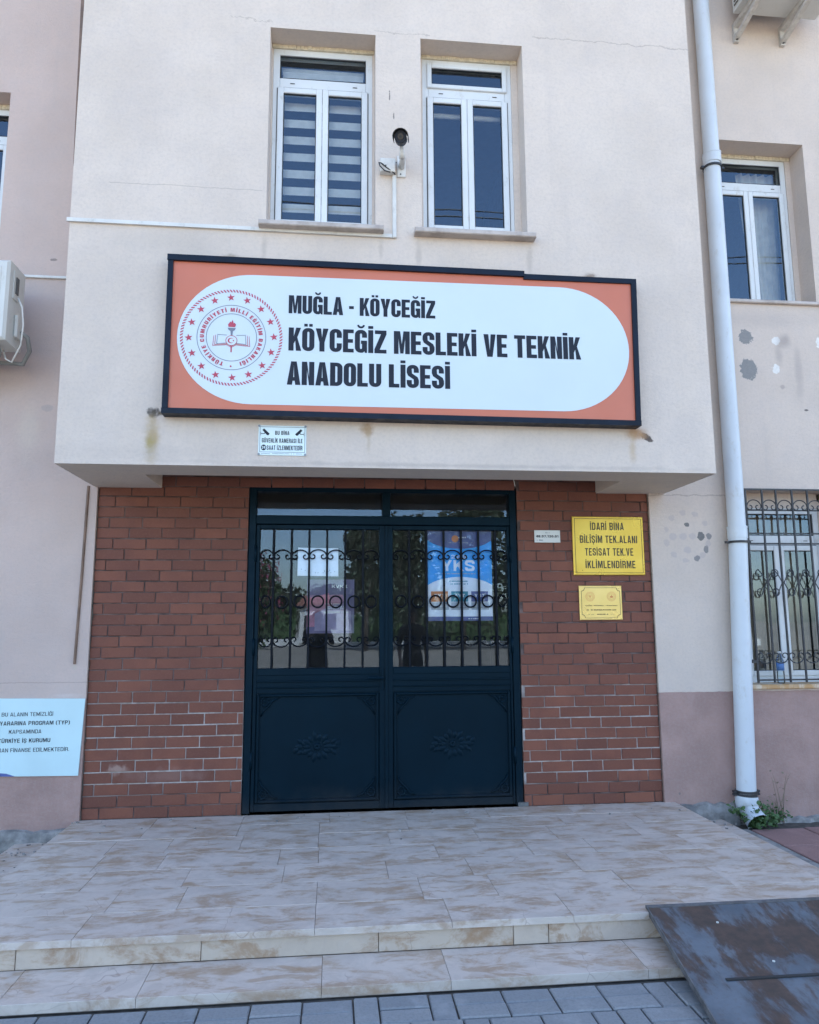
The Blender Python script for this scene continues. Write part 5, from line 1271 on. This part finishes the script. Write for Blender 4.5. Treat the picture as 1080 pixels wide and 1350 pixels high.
for x in (3.27, 3.70):
    m = MB(); m.box(x-.02, x+.02, -.50, WY-.001, 6.475, 6.519); m.box(x-.02, x+.02, WY-.03, WY-.0005, 6.34, 6.475)
    m.add([(x-.02, WY-.03, 6.355), (x+.02, WY-.03, 6.355), (x+.02, WY-.03, 6.39), (x-.02, WY-.03, 6.39), (x-.02, -.46, 6.444), (x+.02, -.46, 6.444), (x+.02, -.46, 6.474), (x-.02, -.46, 6.474)], [(0, 3, 2, 1), (4, 5, 6, 7), (0, 1, 5, 4), (1, 2, 6, 5), (2, 3, 7, 6), (3, 0, 4, 7)])
    m.obj('bracket', M_bracket, t)
    for z in (6.36, 6.40): m = MB(); m.tube([(x, WY-.031, z), (x, WY-.045, z)], .01, 6); m.obj('bolt', M_rampedge, t)
# dangling wire end under the soffit
m = MB(); m.tube([(1.045, -.50, 2.40), (1.047, -.52, 2.345), (1.055, -.525, 2.31), (1.064, -.52, 2.272)], .0022, 5); o = m.obj('loose_wire', M_conduit, None, True); tag(o, 'thin loose white wire end hanging from the soffit over the door', 'wire')
# bottle on the sill
t = thing('plastic_bottle', 'empty clear plastic bottle with blue label behind the window grille', 'bottle', (3.21, .03, .846))
bx_, by_ = 3.275, .03
m = MB(); prof = [(.024, .846), (.028, .852), (.028, .93), (.026, .935), (.028, .94), (.028, 1.02), (.012, 1.06), (.011, 1.075)]
m.tube([(bx_, by_, z_) for r_, z_ in prof], [r_ for r_, z_ in prof], 14); m.obj('body', M_bottle, t, True)
m = MB(); m.tube([(bx_, by_, .945), (bx_, by_, 1.005)], .0288, 14); m.obj('wrapper', M_label, t, True)
m = MB(); m.tube([(bx_, by_, 1.0755), (bx_, by_, 1.09)], .0135, 10); m.obj('cap', M_conduit, t, True)

# ================================================================== PLANTS
def weed(name, label, cx, cy, cz, rad, hgt, nst, nleaf, leafs, mat, seed, spread=1.0):
    t = thing(name, label, 'plant', (cx, cy, cz)); r_ = random.Random(seed); sm = MB(); lf = MB()
    for s in range(nst):
        a = r_.uniform(0, 2*PI); L = rad*r_.uniform(.4, 1); h = hgt*r_.uniform(.35, 1)
        p0 = Vector((cx+r_.uniform(-.03, .03), cy+r_.uniform(-.03, .03), cz)); p2 = Vector((cx+L*math.cos(a)*spread, cy+L*math.sin(a)*.55-.0, cz+h)); p1 = (p0+p2)/2+Vector((0, 0, h*.3))
        pts = [p0.lerp(p1, u).lerp(p1.lerp(p2, u), u) for u in [i/5 for i in range(6)]]
        for p in pts: p.y = min(p.y, WY-.02)
        sm.tube(pts, [.003, .0028, .0025, .002, .0016, .001], 5)
        for k in range(nleaf):
            u = r_.uniform(.2, 1); i = min(int(u*5), 4); p = pts[i].lerp(pts[i+1], u*5-i)+Vector([r_.uniform(-.03, .03) for _ in range(3)])
            p.y = min(p.y, WY-.02)
            sz = leafs*r_.uniform(.5, 1.2); ax = Vector((r_.uniform(-1, 1), r_.uniform(-1, .4), r_.uniform(-.2, .9))).normalized(); sd_ = ax.cross(Vector((r_.uniform(-.5, .5), -.6, 1))).normalized(); up_ = sd_.cross(ax)
            q0 = [p, p+ax*sz*.35+sd_*sz*.42, p+ax*sz*.75+sd_*sz*.32, p+ax*sz, p+ax*sz*.75-sd_*sz*.32, p+ax*sz*.35-sd_*sz*.42, p+ax*sz*.5+up_*sz*.12]
            lf.add(q0, [(0, 1, 6), (1, 2, 6), (2, 3, 6), (3, 4, 6), (4, 5, 6), (5, 0, 6)])
    sm.obj('stem', M_dry if mat is M_dry else M_leaf, t, True); lf.obj('foliage', mat, t)
    return t
weed('leafy_weed', 'low leafy green weed growing round the foot of the downpipe', 2.85, -.17, GZ, .23, .17, 26, 11, .036, M_leaf, 3)
weed('leafy_weed', 'thin trailing weed between the downpipe foot and the red walkway', 3.02, -.13, GZ, .18, .17, 10, 6, .030, M_leaf, 9)
weed('dry_weed', 'tall wispy dry grass stems against the wall right of the downpipe', 3.12, -.09, GZ, .12, .42, 8, 2, .02, M_dry, 5)
weed('grass_tuft', 'small green tuft at the foot of the left wing wall', -2.52, -.10, GZ, .09, .12, 10, 5, .022, M_leaf, 11)

# ================================================================== WHAT THE GLASS MIRRORS: THE YARD BEHIND THE CAMERA
def crown(m, cx, cy, cz, rx, ry, rz, n, size, seed, lump=1.0):
    r_ = random.Random(seed); cl = [(r_.uniform(-.6, .6), r_.uniform(-.6, .6), r_.uniform(-.65, .65), r_.uniform(.3, .55)) for _ in range(14)]
    for i in range(n):
        c = r_.choice(cl); v = Vector([r_.gauss(0, 1) for _ in range(3)]).normalized()*r_.uniform(.55, 1)*c[3]
        p = Vector((cx+(c[0]+v.x)*rx, cy+(c[1]+v.y)*ry, cz+(c[2]+v.z)*rz)); s = size*r_.uniform(.6, 1.3)
        a = Vector([r_.uniform(-1, 1) for _ in range(3)]).normalized(); b = a.orthogonal().normalized()
        m.add([p+a*s, p+b*s*.6, p-a*s, p-b*s*.6], [(0, 1, 2, 3)])
def tree(x, y, h, rx, label, seed, n=3800, nm='broadleaf_tree', low=.35):
    t = thing(nm, label, 'tree', (x, y, GZ), 'trees round the school yard')
    m = MB(); m.tube([(x, y, GZ), (x+.05, y, h*.3), (x-.04, y, h*.7)], [.16, .12, .05], 8)
    for k in range(5): a = k*1.3; m.tube([(x, y, h*(.28+.07*k)), (x+rx*.6*math.cos(a), y+rx*.6*math.sin(a), h*(.45+.08*k))], [.06, .02], 6)
    m.obj('trunk', M_bark, t, True)
    m = MB(); crown(m, x, y, h*(low+1)/2, rx, rx, h*(1-low)/2, n, .16 if h < 9 else .2, seed); m.obj('crown', M_tree, t)
trees = [(1.55, -34, 6.5, 1.35, 'tall narrow dark tree mirrored at the right of the left door glass', .30), (3.9, -34, 7.0, 1.6, 'dark tree mirrored at the left of the right door glass', .12), (6.6, -33, 8.0, 2.2, 'broad dark tree mirrored behind the blue poster', .12), (10.5, -33, 8.6, 2.6, 'tallest dark tree at the right end of the mirrored row', .12),
         (-9, -58, 5.4, 2.9, 'far low tree mirrored at the far left of the door', .1), (-4.6, -60, 5.2, 2.8, 'far tree mirrored beside the pink blossom', .1), (0, -61, 4.9, 3.0, 'far tree mirrored below the white sheet', .1), (5, -60, 5.2, 3.0, 'far tree behind the dark yard trees', .1),
         (-15, -56, 6.5, 3.4, 'far tree at the left end of the mirrored row', .2), (17, -38, 10, 3.6, 'outermost tree on the right side of the yard', .15), (-20, -40, 9, 3.2, 'outermost tree on the left side of the yard', .15)]
for i, (x, y, h, rx, lb, lo) in enumerate(trees): tree(x, y, h, rx, lb, 20+i, low=lo)
for i, (x0_, x1_, y_, h_, lb) in enumerate(((-9.5, -2.7, -46, 2.6, 'left clipped hedge beyond the yard, mirrored in the left door leaf'), (1.0, 26, -40, 2.3, 'long right hedge beyond the yard, mirrored in the right door leaf'))):
    m = MB(); r_ = random.Random(i)
    for k in range(2600 if i else 1500):
        p = Vector((r_.uniform(x0_, x1_), y_+r_.uniform(-.5, .5), GZ+.02+h_*r_.random()**.8)); s = r_.uniform(.08, .2); a = Vector([r_.uniform(-1, 1) for _ in range(3)]).normalized(); b = a.orthogonal()
        m.add([p+a*s, p+b*s*.7, p-a*s, p-b*s*.7], [(0, 1, 2, 3)])
    m.box(x0_, x1_, y_-.35, y_+.35, GZ, GZ+h_*.8)
    t = thing('hedge', lb, 'hedge', ((x0_+x1_)/2, y_, GZ)); m.obj('foliage', M_hedge, t)
t = thing('oleander_bush', 'pink flowering bush mirrored at the far left of the door glass', 'bush', (-4.0, -38, GZ))
m = MB(); crown(m, -4.0, -38, 2.8, 1.0, 1.0, 2.6, 1500, .13, 71); m.obj('foliage', M_hedge, t)
m = MB(); crown(m, -4.0, -37.7, 3.3, 1.0, 1.0, 2.3, 260, .11, 72); m.obj('blossom', M_flower, t)
m = MB(); m.box(-12, -2.3, -44.3, -44, GZ, GZ+.45); o = m.obj('low_wall', M_whitewall); tag(o, 'low white kerb wall at the foot of the left hedge', 'low wall')
m = MB(); m.box(.6, 26, -38.3, -38, GZ, GZ+.35); o = m.obj('low_wall', M_whitewall); tag(o, 'low white kerb wall at the foot of the long right hedge', 'low wall')
t = thing('outbuilding', 'low white building with tiled roof across the yard, mirrored in the door', 'building', (-.8, -50, GZ))
m = MB(); m.box(-2.6, 1.0, -54, -50, GZ, 2.7); m.obj('wall', M_whitewall, t)
m = MB(); m.add([(-2.9, -49.6, 2.7), (1.3, -49.6, 2.7), (1.3, -54.4, 2.7), (-2.9, -54.4, 2.7), (-2.4, -52, 3.5), (.8, -52, 3.5)], [(0, 4, 5, 1), (2, 5, 4, 3), (1, 5, 2), (0, 3, 4)]); m.obj('roof', M_tile, t)
for x in (-2.2, -.7): m = MB(); m.box(x, x+.9, -49.99, -49.9, .9, 1.9); m.obj('window', M_gasket, t)
# overhead cables mirrored in the upper windows
t = thing('utility_pole', 'concrete utility pole far left of the yard carrying two cables', 'pole', (-17, -9.4, GZ)); m = MB(); m.tube([(-17, -9.4, GZ), (-17, -9.4, 10.6)], [.16, .10], 12); m.obj('pole', M_conc, t, True); m = MB(); m.box(-17.06, -16.94, -9.9, -8.9, 10.05, 10.17); m.obj('crossarm', M_rampedge, t)
t = thing('utility_pole', 'concrete utility pole far right of the yard carrying two cables', 'pole', (20, -9.0, GZ)); m = MB(); m.tube([(20, -9, GZ), (20, -9, 10.6)], [.16, .10], 12); m.obj('pole', M_conc, t, True); m = MB(); m.box(19.94, 20.06, -9.5, -8.5, 10.05, 10.17); m.obj('crossarm', M_rampedge, t)
for k, (dz, dyy, lb) in enumerate(((0, 0, 'higher of the two black overhead cables'), (-.17, .05, 'lower of the two black overhead cables'))):
    m = MB(); m.tube([(-17+37*i/24, -9.4+.4*i/24+dyy, 10.42+dz-1.1*(1-((i-12)/12)**2)) for i in range(25)], .015, 6); o = m.obj('overhead_cable', M_black, None, True); tag(o, lb+' over the yard, mirrored in the bay windows', 'cable')

# ---- two people mirrored in the door glass, standing behind the camera
def person(x, y, facing, label, pose, hair_long, cols, hgt):
    """one continuous skinned body; facing = rotation about z, 0 looks towards +y"""
    t = thing('person', label, 'person', (x, y, GZ)); k = hgt/1.70
    J = {}
    def j(n, p, r_, par=None): J[n] = (Vector(p)*k, r_*k, par)
    j('pelvis', (0, 0, .93), .165); j('waist', (0, .005, 1.08), .150, 'pelvis'); j('chest', (0, 0, 1.25), .168, 'waist'); j('upch', (0, -.005, 1.37), .130, 'chest'); j('neck', (0, .0, 1.46), .048, 'upch')
    j('chin', (0, .015, 1.52), .050, 'neck'); j('head', (0, .01, 1.585), .078, 'chin'); j('crown', (0, -.005, 1.655), .066, 'head')
    for s, nm in ((-1, 'l'), (1, 'r')):
        j('hip'+nm, (s*.095, 0, .87), .110, 'pelvis'); j('thi'+nm, (s*.10, .005, .68), .092, 'hip'+nm); j('kne'+nm, (s*.092, .01, .48), .056, 'thi'+nm); j('cal'+nm, (s*.094, -.01, .35), .056, 'kne'+nm); j('ank'+nm, (s*.096, -.02, .09), .036, 'cal'+nm)
        j('foo'+nm, (s*.10, .06, .04), .038, 'ank'+nm); j('toe'+nm, (s*.105, .14, .028), .026, 'foo'+nm)
        j('sho'+nm, (s*.175, -.005, 1.36), .066, 'upch')
        if pose == 'phone':
            e = (s*.21, .14, 1.20); h = (s*.075+.02, .36, 1.43)
        else:
            e = (s*.235, -.01, 1.10); h = (s*.22, .10, .87) if s < 0 else (s*.235, .05, .86)
        e = Vector(e); h = Vector(h); j('elb'+nm, e, .040, 'sho'+nm); j('fore'+nm, e.lerp(h, .4), .037, 'elb'+nm); j('wri'+nm, h, .025, 'fore'+nm)
        d = (h-e).normalized(); sid = Vector((-s, 0, 0)); sid = (sid-d*sid.dot(d)).normalized(); nrm_ = d.cross(sid)
        pm = h+d*.055; j('pal'+nm, pm, .026, 'wri'+nm)
        for fi in range(4):
            kn = pm+d*.035+sid*(.024-.016*fi); j('kn%d%s' % (fi, nm), kn, .0085, 'pal'+nm); bend = Vector((0, .3, 0)) if pose == 'phone' else Vector((0, .25, -.2))
            f1 = kn+(d*.9+bend*.5).normalized()*(.030, .033, .031, .024)[fi]; j('fa%d%s' % (fi, nm), f1, .0078, 'kn%d%s' % (fi, nm)); f2 = f1+(d*.5+bend-sid*0).normalized()*.024; j('fb%d%s' % (fi, nm), f2, .0065, 'fa%d%s' % (fi, nm))
        tb = h+d*.025+sid*.03; j('tha'+nm, tb, .011, 'wri'+nm); j('thb'+nm, tb+(d+sid*.5).normalized()*.035, .009, 'tha'+nm)
    names = list(J); idx = {n: i for i, n in enumerate(names)}
    me = bpy.data.meshes.new('body'); me.from_pydata([J[n][0] for n in names], [(idx[J[n][2]], idx[n]) for n in names if J[n][2]], [])
    for c_ in cols: me.materials.append(c_)
    o = bpy.data.objects.new('body', me); COL.objects.link(o)
    sk = o.modifiers.new('s', 'SKIN'); sk.use_smooth_shade = True; sv = me.skin_vertices[0].data
    for n in names: sv[idx[n]].radius = (J[n][1], J[n][1]*(.72 if n in ('pelvis', 'waist', 'chest', 'upch') else 1))
    sv[idx['pelvis']].use_root = True
    sb = o.modifiers.new('d', 'SUBSURF'); sb.levels = 2
    dg = bpy.context.evaluated_depsgraph_get(); nm_ = bpy.data.meshes.new_from_object(o.evaluated_get(dg)); bpy.data.objects.remove(o)
    nm_.name = 'body'; nm_.materials.clear()
    for c_ in cols: nm_.materials.append(c_)
    for p in nm_.polygons:
        c = p.center/k; arm = abs(c.x) > .19 or (c.y > .12 and c.z > .6)
        p.material_index = 3 if c.z < .10 else (2 if c.z < .98 and not (arm and c.z > .6) else (0 if c.z > 1.455 or (arm and (c.y > .22 or (pose != 'phone' and c.z < 1.02))) else 1)); p.use_smooth = True
    o = bpy.data.objects.new('body', nm_); COL.objects.link(o); o.parent = t; nm_.update()
    hm = MB(); n1, n2 = 10, 16; vs = []; fs = []        # hair cap, longer behind
    hc = Vector((0, -.006, 1.60))*k
    for a in range(n1+1):
        for b in range(n2):
            th_ = PI*.62*a/n1; ph = 2*PI*b/n2; back = max(0, -math.sin(ph)); front = max(0, math.sin(ph)); tt = th_*(1-.38*front)
            rr_ = .108*k; dz = -(hair_long*back*max(0, a-6)/4*k)
            vs.append(hc+Vector((rr_*math.sin(tt)*math.cos(ph)*.88, rr_*1.08*math.sin(tt)*math.sin(ph)-.012*back*(a/n1), rr_*1.05*math.cos(tt)+dz)))
    for a in range(n1):
        for b in range(n2): q_ = a*n2+b; r2 = a*n2+(b+1) % n2; fs.append((q_, r2, r2+n2, q_+n2))
    hm.add(vs, fs); ho = hm.obj('hair', M_hair, None, True); ho.parent = t; ho.matrix_parent_inverse = Matrix.Identity(4)
    fm = MB()                                            # face: nose, eyes, mouth, ears
    def lump(c, r3, mt):
        c = Vector(c)*k; vs = []; fs = []
        for a in range(5):
            for b in range(8): th_ = PI*a/4; ph = 2*PI*b/8; vs.append(c+Vector((r3[0]*math.sin(th_)*math.cos(ph), r3[1]*math.sin(th_)*math.sin(ph), r3[2]*math.cos(th_)))*k)
        for a in range(4):
            for b in range(8): q_ = a*8+b; r2 = a*8+(b+1) % 8; fs.append((q_, r2, r2+8, q_+8))
        fm.add(vs, fs, mt)
    lump((0, .095, 1.572), (.010, .016, .019), M_skin); lump((0, .082, 1.538), (.020, .008, .006), M_red)
    for s in (-1, 1): lump((s*.028, .084, 1.592), (.011, .006, .006), M_plate); lump((s*.028, .0895, 1.592), (.005, .003, .005), M_gasket); lump((s*.028, .083, 1.608), (.016, .005, .003), M_hair); lump((s*.078, .0, 1.58), (.008, .016, .026), M_skin)
    fo = fm.obj('face', None, None, True); fo.parent = t; fo.matrix_parent_inverse = Matrix.Identity(4)
    t.rotation_euler = (0, 0, facing)
    return t, k
pt, kk = person(-.42, -6.02, -.16, 'woman in black top with brown hair raising a phone, mirrored in the left door glass', 'phone', .16, (M_skin, M_shirt, M_trouser, M_shoe), 1.66)
ph = MB(); ph.box(-.04, .04, -.004, .004, -.08, .08, c=.002); pho = ph.obj('phone', M_black); tag(pho, 'dark phone held up in both hands by the woman in black', 'phone')
pho.location = pt.matrix_world.translation if False else Vector((-.42, -6.02, GZ))+Matrix.Rotation(-.16, 3, 'Z') @ (Vector((.02, .415, 1.475))*kk)
pho.rotation_euler = (-.15, 0, -.16)
person(1.12, -6.7, .05, 'person in dark clothes standing, mirrored in the right door glass', 'stand', .0, (M_skin, M_shirt, M_trouser, M_shoe), 1.70)
print('bricks', nl, nr_, 'pavers', npv)
